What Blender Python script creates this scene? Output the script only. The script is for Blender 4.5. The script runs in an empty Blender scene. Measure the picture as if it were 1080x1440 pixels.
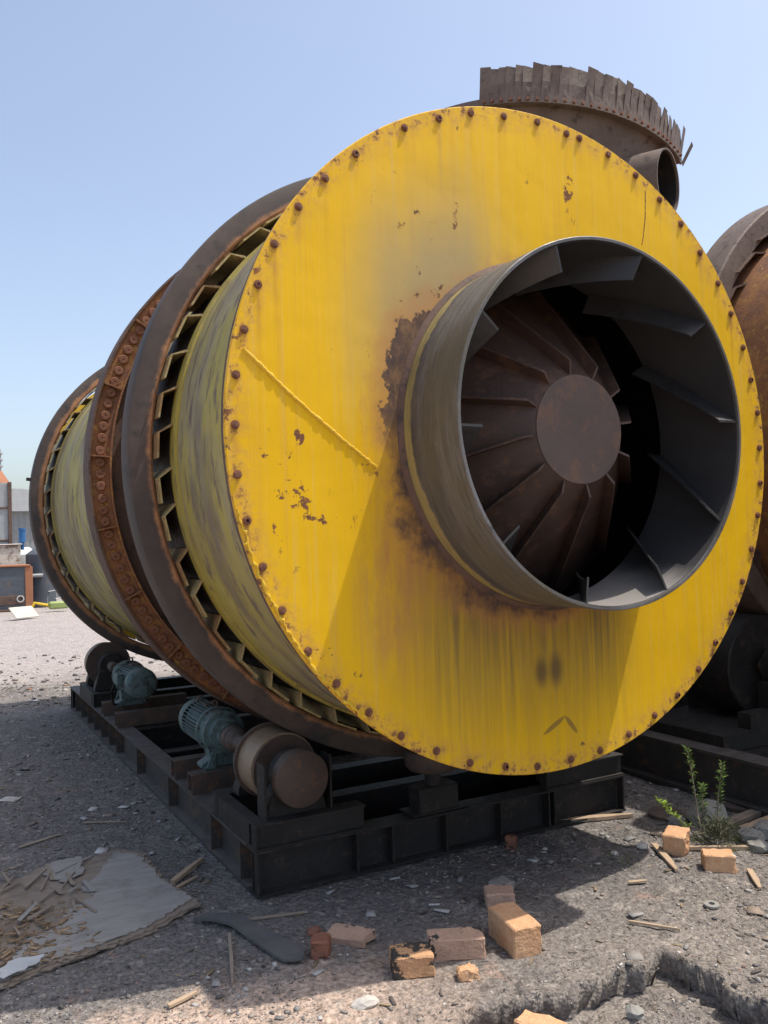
import bpy, bmesh, math, random
import numpy as np
from mathutils import Matrix, Vector, noise as mnoise

scene = bpy.context.scene
R_ = math.radians
PI = math.pi

# ------------------------------------------------------------------ camera
cam_d = bpy.data.cameras.new('camera'); cam = bpy.data.objects.new('camera', cam_d)
scene.collection.objects.link(cam); scene.camera = cam
cam_d.sensor_fit = 'VERTICAL'; cam_d.sensor_height = 36.0; cam_d.sensor_width = 27.0
cam_d.lens = 36.0 * 1198.33 / 1440.0
cam_d.clip_start = 0.05; cam_d.clip_end = 3000
CAM = Vector((-2.4889, -3.0409, 1.6383)); YAW, PITCH, ROLL = -0.4972, 0.0334, -0.0313
cr, sr = math.cos(ROLL), math.sin(ROLL)
roll_m = Matrix(((cr, 0, -sr), (0, 1, 0), (sr, 0, cr))).to_4x4()
cam.matrix_world = Matrix.Translation(CAM) @ Matrix.Rotation(YAW, 4, 'Z') @ Matrix.Rotation(PITCH, 4, 'X') @ roll_m @ Matrix.Rotation(PI/2, 4, 'X')

# ------------------------------------------------------------------ world, sun, exposure
SUN_DIR = Vector((-0.38, 0.18, -1.0)).normalized()      # the way the light travels
world = bpy.data.worlds.new('World'); scene.world = world; world.use_nodes = True
wn = world.node_tree; wn.nodes.clear()
wo = wn.nodes.new('ShaderNodeOutputWorld'); wb = wn.nodes.new('ShaderNodeBackground')
sky = wn.nodes.new('ShaderNodeTexSky'); sky.sky_type = 'NISHITA'; sky.sun_disc = False
to_sun = -SUN_DIR
sky.sun_elevation = math.asin(to_sun.z)
sky.sun_rotation = math.atan2(to_sun.x, to_sun.y)
sky.air_density = 1.0; sky.dust_density = 3.0; sky.ozone_density = 0.7; sky.altitude = 50
wb.inputs['Strength'].default_value = 0.135
hs = wn.nodes.new('ShaderNodeHueSaturation'); hs.inputs['Saturation'].default_value = .86
wn.links.new(sky.outputs[0], hs.inputs['Color']); wn.links.new(hs.outputs[0], wb.inputs[0]); wn.links.new(wb.outputs[0], wo.inputs[0])
sun_d = bpy.data.lights.new('sun', 'SUN'); sun = bpy.data.objects.new('sun', sun_d)
scene.collection.objects.link(sun)
sun_d.energy = 2.65; sun_d.angle = R_(0.6); sun_d.color = (1.0, 0.94, 0.85)
sun.rotation_euler = SUN_DIR.to_track_quat('-Z', 'Y').to_euler()
scene.view_settings.view_transform = 'Standard'; scene.view_settings.look = 'None'
scene.view_settings.gamma = 1.0; scene.view_settings.use_curve_mapping = False
scene.view_settings.exposure = 0.80
scene.render.engine = 'CYCLES'
scene.cycles.max_bounces = 5; scene.cycles.diffuse_bounces = 3; scene.cycles.glossy_bounces = 2; scene.cycles.transmission_bounces = 2

# ------------------------------------------------------------------ helpers
W = {}                                                    # object -> world matrix

def link(o, parent=None, world=None):
    scene.collection.objects.link(o)
    m = world if world is not None else Matrix.Identity(4)
    if parent is not None:
        o.parent = parent; o.matrix_parent_inverse = W[parent].inverted()
    o.matrix_basis = m; W[o] = m
    return o

def tag(o, label=None, cat=None, group=None, kind=None):
    if label: o['label'] = label
    if cat: o['category'] = cat
    if group: o['group'] = group
    if kind: o['kind'] = kind
    return o

def thing(name, loc, label, cat, group=None):
    o = bpy.data.objects.new(name, None); o.empty_display_size = .2
    link(o, None, Matrix.Translation(Vector(loc)))
    return tag(o, label, cat, group)

def obj(name, me, parent=None, world=None):
    return link(bpy.data.objects.new(name, me), parent, world)

class MB:
    """collects shapes into one mesh"""
    def __init__(s): s.v = []; s.f = []
    def add(s, vs, fs, M=None):
        b = len(s.v)
        if M is not None: vs = [M @ Vector(v) for v in vs]
        s.v += [tuple(v) for v in vs]; s.f += [tuple(i + b for i in f) for f in fs]; return s
    def box(s, c, d, M=None):
        x, y, z = c; a, b, e = d[0]/2, d[1]/2, d[2]/2
        vs = [(x+i*a, y+j*b, z+k*e) for i in (-1, 1) for j in (-1, 1) for k in (-1, 1)]
        return s.add(vs, [(0,1,3,2),(4,6,7,5),(0,4,5,1),(2,3,7,6),(0,2,6,4),(1,5,7,3)], M)
    def lathe(s, prof, n=64, c=(0, 0), M=None, a0=0., a1=2*PI, closed=True):
        """closed profile [(r, y)] turned about the Y axis through (c.x, c.z)"""
        full = abs(a1-a0-2*PI) < 1e-6; m = n if full else n+1; k = len(prof); vs = []; fs = []
        for i in range(m):
            a = a0+(a1-a0)*i/n; ca, sa = math.cos(a), math.sin(a)
            vs += [(c[0]+r*ca, y, c[1]+r*sa) for r, y in prof]
        for i in range(n):
            j = (i+1) % m
            for q in range(k if closed else k-1):
                q2 = (q+1) % k; fs.append((i*k+q, j*k+q, j*k+q2, i*k+q2))
        if not full and closed: fs += [tuple(range(k))[::-1], tuple(n*k+q for q in range(k))]
        return s.add(vs, fs, M)
    def cyl(s, p0, p1, r0, r1=None, n=16, cap=True):
        r1 = r0 if r1 is None else r1; p0 = Vector(p0); p1 = Vector(p1); d = (p1-p0)
        q = d.to_track_quat('Z', 'Y').to_matrix(); vs = []; fs = []
        for p, r in ((p0, r0), (p1, r1)):
            vs += [p+q @ Vector((r*math.cos(2*PI*i/n), r*math.sin(2*PI*i/n), 0)) for i in range(n)]
        fs = [(i, (i+1) % n, n+(i+1) % n, n+i) for i in range(n)]
        if cap: fs += [tuple(range(n))[::-1], tuple(range(n, 2*n))]
        return s.add(vs, fs)
    def tube(s, pts, rad, n=8):
        pts = [Vector(p) for p in pts]; vs = []; fs = []
        for i, p in enumerate(pts):
            d = (pts[min(i+1, len(pts)-1)]-pts[max(i-1, 0)]).normalized()
            up = Vector((0, 0, 1)) if abs(d.z) < .9 else Vector((1, 0, 0))
            u = d.cross(up).normalized(); w = u.cross(d); r = rad[i] if hasattr(rad, '__len__') else rad
            vs += [p+u*r*math.cos(2*PI*k/n)+w*r*math.sin(2*PI*k/n) for k in range(n)]
        for i in range(len(pts)-1):
            fs += [(i*n+k, i*n+(k+1) % n, (i+1)*n+(k+1) % n, (i+1)*n+k) for k in range(n)]
        fs += [tuple(range(n))[::-1], tuple(range((len(pts)-1)*n, len(pts)*n))]
        return s.add(vs, fs)
    def prism(s, poly, t, M=None):
        """polygon in XY from z=0 to z=t"""
        n = len(poly); vs = [(x, y, 0) for x, y in poly]+[(x, y, t) for x, y in poly]
        fs = [tuple(range(n))[::-1], tuple(range(n, 2*n))]+[(i, (i+1) % n, n+(i+1) % n, n+i) for i in range(n)]
        return s.add(vs, fs, M)
    def mesh(s, name, m, smooth=None, bevel=0):
        me = bpy.data.meshes.new(name); me.from_pydata(s.v, [], s.f)
        bm = bmesh.new(); bm.from_mesh(me)
        bmesh.ops.recalc_face_normals(bm, faces=bm.faces)
        if bevel:
            es = [e for e in bm.edges if len(e.link_faces) == 2 and e.calc_face_angle(0) > .6]
            bmesh.ops.bevel(bm, geom=es, offset=bevel, segments=1, affect='EDGES', clamp_overlap=True)
        bm.to_mesh(me); bm.free()
        if smooth:
            me.polygons.foreach_set('use_smooth', [True]*len(me.polygons)); me.set_sharp_from_angle(angle=R_(smooth))
        me.materials.append(m); return me

# ------------------------------------------------------------------ materials
class NT:
    def __init__(s, name):
        s.m = bpy.data.materials.new(name); s.m.use_nodes = True; s.t = s.m.node_tree; s.t.nodes.clear()
        s.out = s.n('ShaderNodeOutputMaterial'); s.b = s.n('ShaderNodeBsdfPrincipled'); s.l(s.b.outputs[0], s.out.inputs[0])
        s.co = s.n('ShaderNodeTexCoord').outputs['Object']
    def n(s, t): return s.t.nodes.new(t)
    def l(s, a, b): s.t.links.new(a, b)
    def set(s, sock, v):
        if hasattr(v, 'is_linked'): s.l(v, sock)
        elif isinstance(v, (tuple, list)) and sock.type == 'RGBA': sock.default_value = (*v, 1) if len(v) == 3 else v
        else: sock.default_value = v
    def map(s, scale=(1, 1, 1), loc=(0, 0, 0), rot=(0, 0, 0), v=None):
        m = s.n('ShaderNodeMapping'); s.l(v or s.co, m.inputs[0])
        m.inputs['Scale'].default_value = scale; m.inputs['Location'].default_value = loc; m.inputs['Rotation'].default_value = rot
        return m.outputs[0]
    def noise(s, scale, v=None, detail=6, rough=.6, dist=0):
        t = s.n('ShaderNodeTexNoise'); s.l(v or s.co, t.inputs['Vector'])
        t.inputs['Scale'].default_value = scale; t.inputs['Detail'].default_value = min(detail, 5)
        t.inputs['Roughness'].default_value = rough; t.inputs['Distortion'].default_value = dist
        return t.outputs[0]
    def vor(s, scale, v=None, feat='F1'):
        t = s.n('ShaderNodeTexVoronoi'); t.feature = feat; s.l(v or s.co, t.inputs['Vector']); t.inputs['Scale'].default_value = scale
        return t
    def ramp(s, f, *st):
        r = s.n('ShaderNodeValToRGB'); s.set(r.inputs[0], f); e = r.color_ramp.elements
        while len(e) < len(st): e.new(.5)
        for k, (p, c) in zip(e, st):
            k.position = p; c = (c, c, c) if not hasattr(c, '__len__') else c; k.color = (*c, 1)
        return r.outputs[0]
    def math(s, op, a, b=0., clamp=False):
        m = s.n('ShaderNodeMath'); m.operation = op; m.use_clamp = clamp; s.set(m.inputs[0], a); s.set(m.inputs[1], b); return m.outputs[0]
    def step(s, x, a, b):
        m = s.n('ShaderNodeMapRange'); m.interpolation_type = 'SMOOTHSTEP'; s.set(m.inputs[0], x)
        m.inputs[1].default_value = a; m.inputs[2].default_value = b; return m.outputs[0]
    def mix(s, f, a, b, mode='MIX'):
        m = s.n('ShaderNodeMix'); m.data_type = 'RGBA'; m.blend_type = mode; s.set(m.inputs[0], f); s.set(m.inputs[6], a); s.set(m.inputs[7], b); return m.outputs[2]
    def sep(s, v=None):
        x = s.n('ShaderNodeSeparateXYZ'); s.l(v or s.co, x.inputs[0]); return x.outputs
    def bump(s, h, st=.3, d=.01):
        b = s.n('ShaderNodeBump'); b.inputs['Strength'].default_value = st; b.inputs['Distance'].default_value = d
        s.l(h, b.inputs['Height']); s.l(b.outputs[0], s.b.inputs['Normal'])
    def fin(s, col, rough=.7, metal=0., spec=.4):
        s.set(s.b.inputs['Base Color'], col); s.set(s.b.inputs['Roughness'], rough); s.set(s.b.inputs['Metallic'], metal)
        s.b.inputs['Specular IOR Level'].default_value = spec
        return s.m

H = 2.0802                                                # height of the dryer's axis
PX, PZ = .029, 2.095                                      # axis of the inlet pipe

def mat_generic(name, c1, c2, scale=6, rough=.75, c3=None, t3=.62, bump=.3, bscale=40, stretch=(1, 1, 1), spec=.35, metal=0, bd=.006, dust=None):
    t = NT(name); v = t.map(stretch)
    col = t.mix(t.ramp(t.noise(scale, v, 8, .65), (.32, 0), (.68, 1)), c1, c2)
    if c3: col = t.mix(t.ramp(t.noise(scale*2.7, t.map(stretch, (3, 7, 1)), 9, .7), (t3-.05, 0), (t3+.05, 1)), col, c3)
    if dust:                                               # settled on what faces up
        g = t.n('ShaderNodeNewGeometry'); up = t.sep(g.outputs['Normal'])[2]
        dm = t.math('MULTIPLY', t.step(up, .55, .9), t.ramp(t.noise(scale*1.7, t.map((1, 1, 1), (2, 8, 5)), 5, .7), (.32, .25), (.62, 1)))
        col = t.mix(t.math('MULTIPLY', dm, dust[1]), col, dust[0])
    n2 = t.noise(bscale, None, 8, .7)
    col = t.mix(.5, col, t.ramp(n2, (.25, .45), (.75, 1.0)), 'MULTIPLY')
    t.bump(t.noise(bscale, None, 6, .7), bump, bd)
    return t.fin(col, t.ramp(n2, (.3, max(rough-.15, .05)), (.7, min(rough+.12, 1))), metal, spec)

CHEV1 = (-0.001, 0.785, 0.071, 0.012, 0.486)
CHEV2 = (0.096, 0.776, 0.053, 0.012, -0.892)
def mat_yellow():
    t = NT('yellow_paint'); x, y, z = t.sep()
    base = t.mix(t.ramp(t.noise(1.6, None, 3, .55), (.35, 0), (.65, 1)), (.70, .412, .005), (.76, .458, .008))
    # vertical runs of dust and rust
    runs = t.noise(3.2, t.map((6, 1, .28)), 5, .65)
    base = t.mix(t.math('MULTIPLY', t.ramp(runs, (.52, 0), (.74, 1)), .38), base, (.50, .255, .06))
    runs2 = t.noise(9, t.map((5, 1, .12), (4, 0, 2)), 4, .6)
    base = t.mix(t.math('MULTIPLY', t.ramp(runs2, (.52, 0), (.70, 1)), .38), base, (.66, .45, .11))
    dx = t.math('SUBTRACT', x, PX); dz = t.math('SUBTRACT', z, PZ)
    rad = t.math('SQRT', t.math('ADD', t.math('MULTIPLY', dx, dx), t.math('MULTIPLY', dz, dz)))
    # grey sky reflection painted into the yellow above and left of the pipe
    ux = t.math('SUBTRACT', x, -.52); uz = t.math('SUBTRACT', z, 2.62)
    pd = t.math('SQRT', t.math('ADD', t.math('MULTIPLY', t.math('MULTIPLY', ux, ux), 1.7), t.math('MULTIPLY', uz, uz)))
    sky_sheen = t.step(t.math('ADD', pd, t.math('MULTIPLY', t.math('SUBTRACT', t.noise(1.5, t.map((2.0, 1, .5)), 3, .5), .5), .5)), .82, .12)
    base = t.mix(t.math('MULTIPLY', sky_sheen, .88), base, (.34, .275, .15))
    # grimy runs below the pipe
    zz = t.math('ADD', z, t.math('MULTIPLY', t.math('SUBTRACT', t.noise(4, t.map((6, 1, .25)), 4, .6), .5), .55))
    low = t.math('MULTIPLY', t.math('MULTIPLY', t.step(zz, .55, 1.34), t.step(z, 1.75, 1.45)), t.math('MULTIPLY', t.step(x, -.95, -.45), t.step(x, .60, .30)))
    rdn = t.noise(7, t.map((6, 1, .16), (1, 2, 3)), 5, .65)
    base = t.mix(t.math('MULTIPLY', low, t.ramp(rdn, (.32, .45), (.62, .92))), base, (.165, .115, .05))
    # orange rust bleeding out at the lower left of the pipe
    qx = t.math('SUBTRACT', x, -.80); qz = t.math('SUBTRACT', z, 1.42)
    qd = t.math('SQRT', t.math('ADD', t.math('MULTIPLY', t.math('MULTIPLY', qx, qx), 4.5), t.math('MULTIPLY', qz, qz)))
    bleed = t.math('MULTIPLY', t.step(qd, .52, .05), t.ramp(t.noise(5, t.map((2.5, 1, .6), (7, 1, 4)), 5, .7), (.36, .1), (.62, .85)))
    base = t.mix(bleed, base, (.42, .20, .075))
    # bare brown steel round the pipe root, widest at the left and lower left
    cl = t.math('DIVIDE', t.math('ADD', t.math('MULTIPLY', dx, -.94), t.math('MULTIPLY', dz, -.34)), rad)
    left = t.step(cl, .05, .80)
    nn = t.math('SUBTRACT', t.noise(3.6, t.map((1, 1, .8), (2.3, 0, .4)), 7, .72), .5)
    lim = t.math('SUBTRACT', t.math('MULTIPLY', left, .07), t.math('MULTIPLY', t.math('SUBTRACT', 1.0, left), .05))
    lim = t.math('ADD', lim, t.math('MULTIPLY', nn, .46))
    ed = t.math('SUBTRACT', rad, t.math('ADD', lim, .775))
    hardness = t.step(z, 1.9, 2.2)
    bare = t.math('MAXIMUM', t.math('MULTIPLY', t.step(ed, .012, -.006), hardness), t.math('MULTIPLY', t.step(ed, .07, -.05), t.math('SUBTRACT', 1.0, hardness)))
    bare = t.math('MULTIPLY', bare, t.ramp(t.noise(11, t.map((1, 1, .6), (1, 1, 8)), 5, .75), (.34, .62), (.52, 1)))
    halo = t.step(t.math('SUBTRACT', rad, t.math('ADD', lim, .80)), .12, -.02)
    base = t.mix(t.math('MULTIPLY', halo, .6), base, (.44, .21, .08))
    # chips
    chips = t.noise(16, t.map((1, 1, .8)), 6, .75)
    where = t.noise(1.7, t.map((1, 1, 1), (5, 0, 9)), 2, .5)
    cm = t.math('MULTIPLY', t.ramp(chips, (.61, 0), (.64, 1)), t.ramp(where, (.54, 0), (.62, 1)))
    rr = t.math('SQRT', t.math('ADD', t.math('MULTIPLY', x, x), t.math('MULTIPLY', t.math('SUBTRACT', z, H), t.math('SUBTRACT', z, H))))
    rim = t.step(rr, 1.42, 1.495)
    rimn = t.noise(20, None, 5, .75)
    cm = t.math('MAXIMUM', cm, t.math('MULTIPLY', rim, t.ramp(rimn, (.54, 0), (.60, 1))))
    base = t.mix(t.math('MULTIPLY', t.step(rr, 1.36, 1.48), t.ramp(rimn, (.40, 0), (.62, .7))), base, (.50, .27, .09))
    spot = t.noise(24, None, 5, .7)
    def blob(bx, bz, sx, sz, rot, thr=.55):
        s_ = t.n('ShaderNodeVectorMath'); s_.operation = 'SUBTRACT'; t.l(t.co, s_.inputs[0]); s_.inputs[1].default_value = (bx, 0, bz)
        a = t.sep(t.map((1/sx, 1, 1/sz), v=t.map((1, 1, 1), rot=(0, rot, 0), v=s_.outputs[0])))
        d = t.math('SQRT', t.math('ADD', t.math('MULTIPLY', a[0], a[0]), t.math('MULTIPLY', a[2], a[2])))
        k = t.math('SUBTRACT', spot, t.math('MULTIPLY', d, .16))
        return t.math('MULTIPLY', t.ramp(k, (thr-.13, 0), (thr-.09, 1)), t.step(d, 1.25, 1.0)), d
    run = None
    for a in ((-1.19, 1.80, .05, .17, .6, .57), (-1.204, 2.05, .022, .03, 0, .5), (.195, 3.245, .04, .11, 0, .56), (-1.31, 1.70, .03, .04, 0, .6), (-.885, 1.94, .04, .05, .6, .56),
              (-.443, 3.03, .018, .09, -.25, .58), (-1.08, 1.08, .05, .03, 0, .6)):
        m_, d_ = blob(*a); cm = t.math('MAXIMUM', cm, m_)
    # two soft dark smudges and a chevron scrape low on the plate
    for (bx, bz, sx, sz) in ((-.065, 1.03, .035, .065), (.018, 1.035, .04, .075)):
        m_, d_ = blob(bx, bz, sx, sz, 0); base = t.mix(t.math('MULTIPLY', t.step(d_, 1.5, .3), .75), base, (.10, .065, .04))
    for (bx, bz, sx, sz, ro_) in (CHEV1, CHEV2):
        m_, d_ = blob(bx, bz, sx, sz, ro_); base = t.mix(t.math('MULTIPLY', t.step(d_, 1.15, .8), .65), base, (.14, .09, .04))
    allm = t.math('MAXIMUM', bare, cm)
    rust = t.mix(t.ramp(t.noise(14, None, 5, .7), (.35, 0), (.65, 1)), (.070, .052, .046), (.125, .080, .062))
    orange = t.mix(t.ramp(chips, (.4, 0), (.7, 1)), (.22, .095, .045), (.12, .062, .042))
    sa_ = t.n('ShaderNodeAttribute'); sa_.attribute_name = 'Stain'
    base = t.mix(t.math('MULTIPLY', sa_.outputs['Fac'], t.ramp(runs2, (.3, .55), (.6, 1))), base, (.30, .135, .05))
    col = t.mix(bare, t.mix(cm, base, orange), rust)
    t.bump(t.math('ADD', t.math('MULTIPLY', t.noise(2.2, None, 3, .5), 2.4), t.math('MULTIPLY', rimn, .15)), .35, .012)
    return t.fin(col, t.mix(allm, (.55, .55, .55), (.85, .85, .85)), 0, .18)

def mat_streak(name, cols, fr=15, ring=.55, rough=.6, spec=.4, bump=.25, band=None):
    """paint scraped off in streaks that run round the drum"""
    t = NT(name)
    v = t.map((ring, fr, ring)); n1 = t.noise(1, v, 7, .62, .6)
    n2 = t.noise(2.6, t.map((ring*1.4, fr*1.3, ring*1.4), (3, 2, 1)), 8, .7)
    col = t.mix(t.ramp(n1, (.40, 0), (.58, 1)), cols[0], cols[1])
    col = t.mix(t.ramp(n2, (.52, 0), (.62, 1)), col, cols[2])
    n3 = t.noise(5, t.map((ring*.8, fr*2.5, ring*.8), (8, 2, 1)), 8, .75)
    col = t.mix(t.math('MULTIPLY', t.ramp(n3, (.55, 0), (.66, 1)), .8), col, cols[3])
    n5 = t.noise(1, t.map((1.1, 2.6, 1.1), (6, 3, 2)), 5, .6)
    col = t.mix(t.math('MULTIPLY', t.ramp(n5, (.50, 0), (.64, 1)), t.ramp(n2, (.35, 1), (.65, .35))), col, cols[2])
    if band:                                               # paint left on one end
        bw = t.math('ADD', t.sep()[1], t.math('MULTIPLY', t.math('SUBTRACT', t.noise(6, t.map((1, .5, 1)), 5, .7), .5), .10))
        col = t.mix(t.math('MULTIPLY', t.step(bw, band[0]-.012, band[0]+.012), t.ramp(n2, (.35, .95), (.65, .45))), col, band[1])
    n4 = t.noise(2.2, None, 6, .7)
    col = t.mix(.45, col, t.ramp(n4, (.3, .55), (.7, 1.05)), 'MULTIPLY')
    t.bump(t.math('ADD', n2, t.math('MULTIPLY', t.noise(70, None, 5, .7), .3)), bump, .008)
    return t.fin(col, t.ramp(n2, (.3, rough-.12), (.7, rough+.2)), 0, spec)

def mat_tyre():
    t = NT('worn_ring_steel'); x, y, z = t.sep()
    dz = t.math('SUBTRACT', z, H); rr = t.math('SQRT', t.math('ADD', t.math('MULTIPLY', x, x), t.math('MULTIPLY', dz, dz)))
    n = t.noise(2.4, None, 8, .68); n2 = t.noise(9, None, 8, .7)
    col = t.mix(t.ramp(n, (.35, 0), (.68, 1)), (.062, .050, .046), (.112, .088, .076))
    col = t.mix(t.ramp(n2, (.52, 0), (.66, 1)), col, (.055, .050, .049))
    ou = t.step(t.math('ADD', rr, t.math('MULTIPLY', t.math('SUBTRACT', n2, .5), .07)), 1.556, 1.528)
    rust = t.mix(t.ramp(n2, (.35, 0), (.65, 1)), (.42, .21, .10), (.27, .135, .07))
    col = t.mix(t.math('MULTIPLY', ou, .85), col, rust)
    t.bump(t.math('ADD', n2, t.math('MULTIPLY', t.noise(60, None, 5, .7), .4)), .3, .006)
    return t.fin(col, t.ramp(n, (.3, .6), (.7, .85)), 0, .25)

def mat_ground():
    t = NT('yard_dirt'); x, y, z = t.sep()
    n1 = t.noise(.9, None, 6, .65); n2 = t.noise(6, None, 8, .72); n3 = t.noise(45, None, 7, .75)
    col = t.mix(t.ramp(n1, (.36, 0), (.62, 1)), (.165, .148, .136), (.26, .228, .20))
    # charcoal grit where the machines stand, pale trodden dirt far behind them
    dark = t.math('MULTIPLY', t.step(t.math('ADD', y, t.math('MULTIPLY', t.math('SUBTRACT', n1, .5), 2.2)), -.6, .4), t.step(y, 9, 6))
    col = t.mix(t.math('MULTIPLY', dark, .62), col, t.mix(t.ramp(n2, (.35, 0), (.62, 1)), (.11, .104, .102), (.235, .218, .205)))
    far = t.step(t.math('ADD', y, t.math('MULTIPLY', n1, 3)), 8.5, 11.5)
    col = t.mix(t.math('MULTIPLY', far, .7), col, (.42, .375, .355))
    pale = t.math('MULTIPLY', t.step(t.math('ADD', x, t.math('MULTIPLY', t.math('SUBTRACT', n1, .5), 2.0)), -.6, -1.5), t.step(t.math('ADD', y, t.math('MULTIPLY', t.math('SUBTRACT', n2, .5), .6)), .25, -.05))
    col = t.mix(t.math('MULTIPLY', pale, .85), col, (.56, .42, .33))  # warm sunlit strip at the lower left, painted into the dirt colour
    col = t.mix(t.ramp(n2, (.52, 0), (.72, .6)), col, (.095, .088, .085))
    col = t.mix(t.ramp(t.noise(11, t.map((1, 1, 1), (5, 1, 0)), 7, .7), (.55, 0), (.70, .8)), col, (.40, .355, .31))
    col = t.mix(t.ramp(t.noise(2.1, t.map((1, 1, 1), (9, 4, 0)), 6, .7), (.62, 0), (.70, .45)), col, (.36, .21, .15))
    col = t.mix(.8, col, t.ramp(n3, (.32, .30), (.66, 1.6)), 'MULTIPLY')
    vb = t.vor(70); vb2 = t.vor(23)
    h = t.math('ADD', t.math('MULTIPLY', n3, .8), t.math('ADD', t.math('MULTIPLY', vb.outputs[0], -.5), t.math('MULTIPLY', vb2.outputs[0], -.8)))
    t.bump(t.math('ADD', h, t.math('MULTIPLY', n2, 1.2)), .8, .02)
    return t.fin(col, .95, 0, .15)

def mat_attr(name, rough=.9, bump=.5, bscale=60, spec=.25, mul=.6):
    t = NT(name); a = t.n('ShaderNodeAttribute'); a.attribute_name = 'Col'
    n = t.noise(bscale, None, 6, .7)
    t.bump(n, bump, .004)
    return t.fin(t.mix(mul, a.outputs[0], t.ramp(n, (.25, .45), (.75, 1.15)), 'MULTIPLY'), rough, 0, spec)

def mat_brick(name, c1, c2, mortar=0.0):
    t = NT(name)
    n = t.noise(9, None, 8, .7); n2 = t.noise(60, None, 8, .75)
    col = t.mix(t.ramp(n, (.35, 0), (.65, 1)), c1, c2)
    if mortar:
        m = t.ramp(t.noise(7, t.map((1, 1, 1), (2, 5, 1)), 9, .72), (.60-mortar, 0), (.63-mortar, 1))
        col = t.mix(m, col, (.06, .055, .05))
    col = t.mix(.55, col, t.ramp(n2, (.25, .5), (.75, 1.15)), 'MULTIPLY')
    t.bump(t.math('ADD', n2, t.vor(90).outputs[0]), .5, .004)
    return t.fin(col, .9, 0, .2)

def mat_wood(name, c1, c2, axis=(18, 1.5, 18), rough=.85):
    t = NT(name); v = t.map(axis)
    n = t.noise(3, v, 8, .65, .4); n2 = t.noise(4, None, 8, .7)
    col = t.mix(t.ramp(n, (.35, 0), (.65, 1)), c1, c2)
    col = t.mix(t.ramp(n2, (.52, 0), (.68, .6)), col, tuple(.45*k for k in c1))
    t.bump(n, .5, .004); return t.fin(col, rough, 0, .2)

def mat_dusty():
    t = NT('dusty_pipe_lining'); x, y, z = t.sep(); n = t.noise(5, None, 5, .65); n2 = t.noise(40, None, 5, .7)
    col = t.mix(n, (.024, .024, .026), (.042, .041, .041))
    lie = t.step(t.math('ADD', t.math('ADD', z, t.math('MULTIPLY', t.math('ABSOLUTE', t.math('SUBTRACT', x, .22)), .35)), t.math('MULTIPLY', t.math('SUBTRACT', n, .5), .18)), 1.60, 1.42)
    col = t.mix(t.math('MULTIPLY', lie, .9), col, t.mix(n2, (.20, .185, .17), (.30, .28, .26)))
    t.bump(n2, .2, .004); return t.fin(col, .6, 0, .4)

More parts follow.
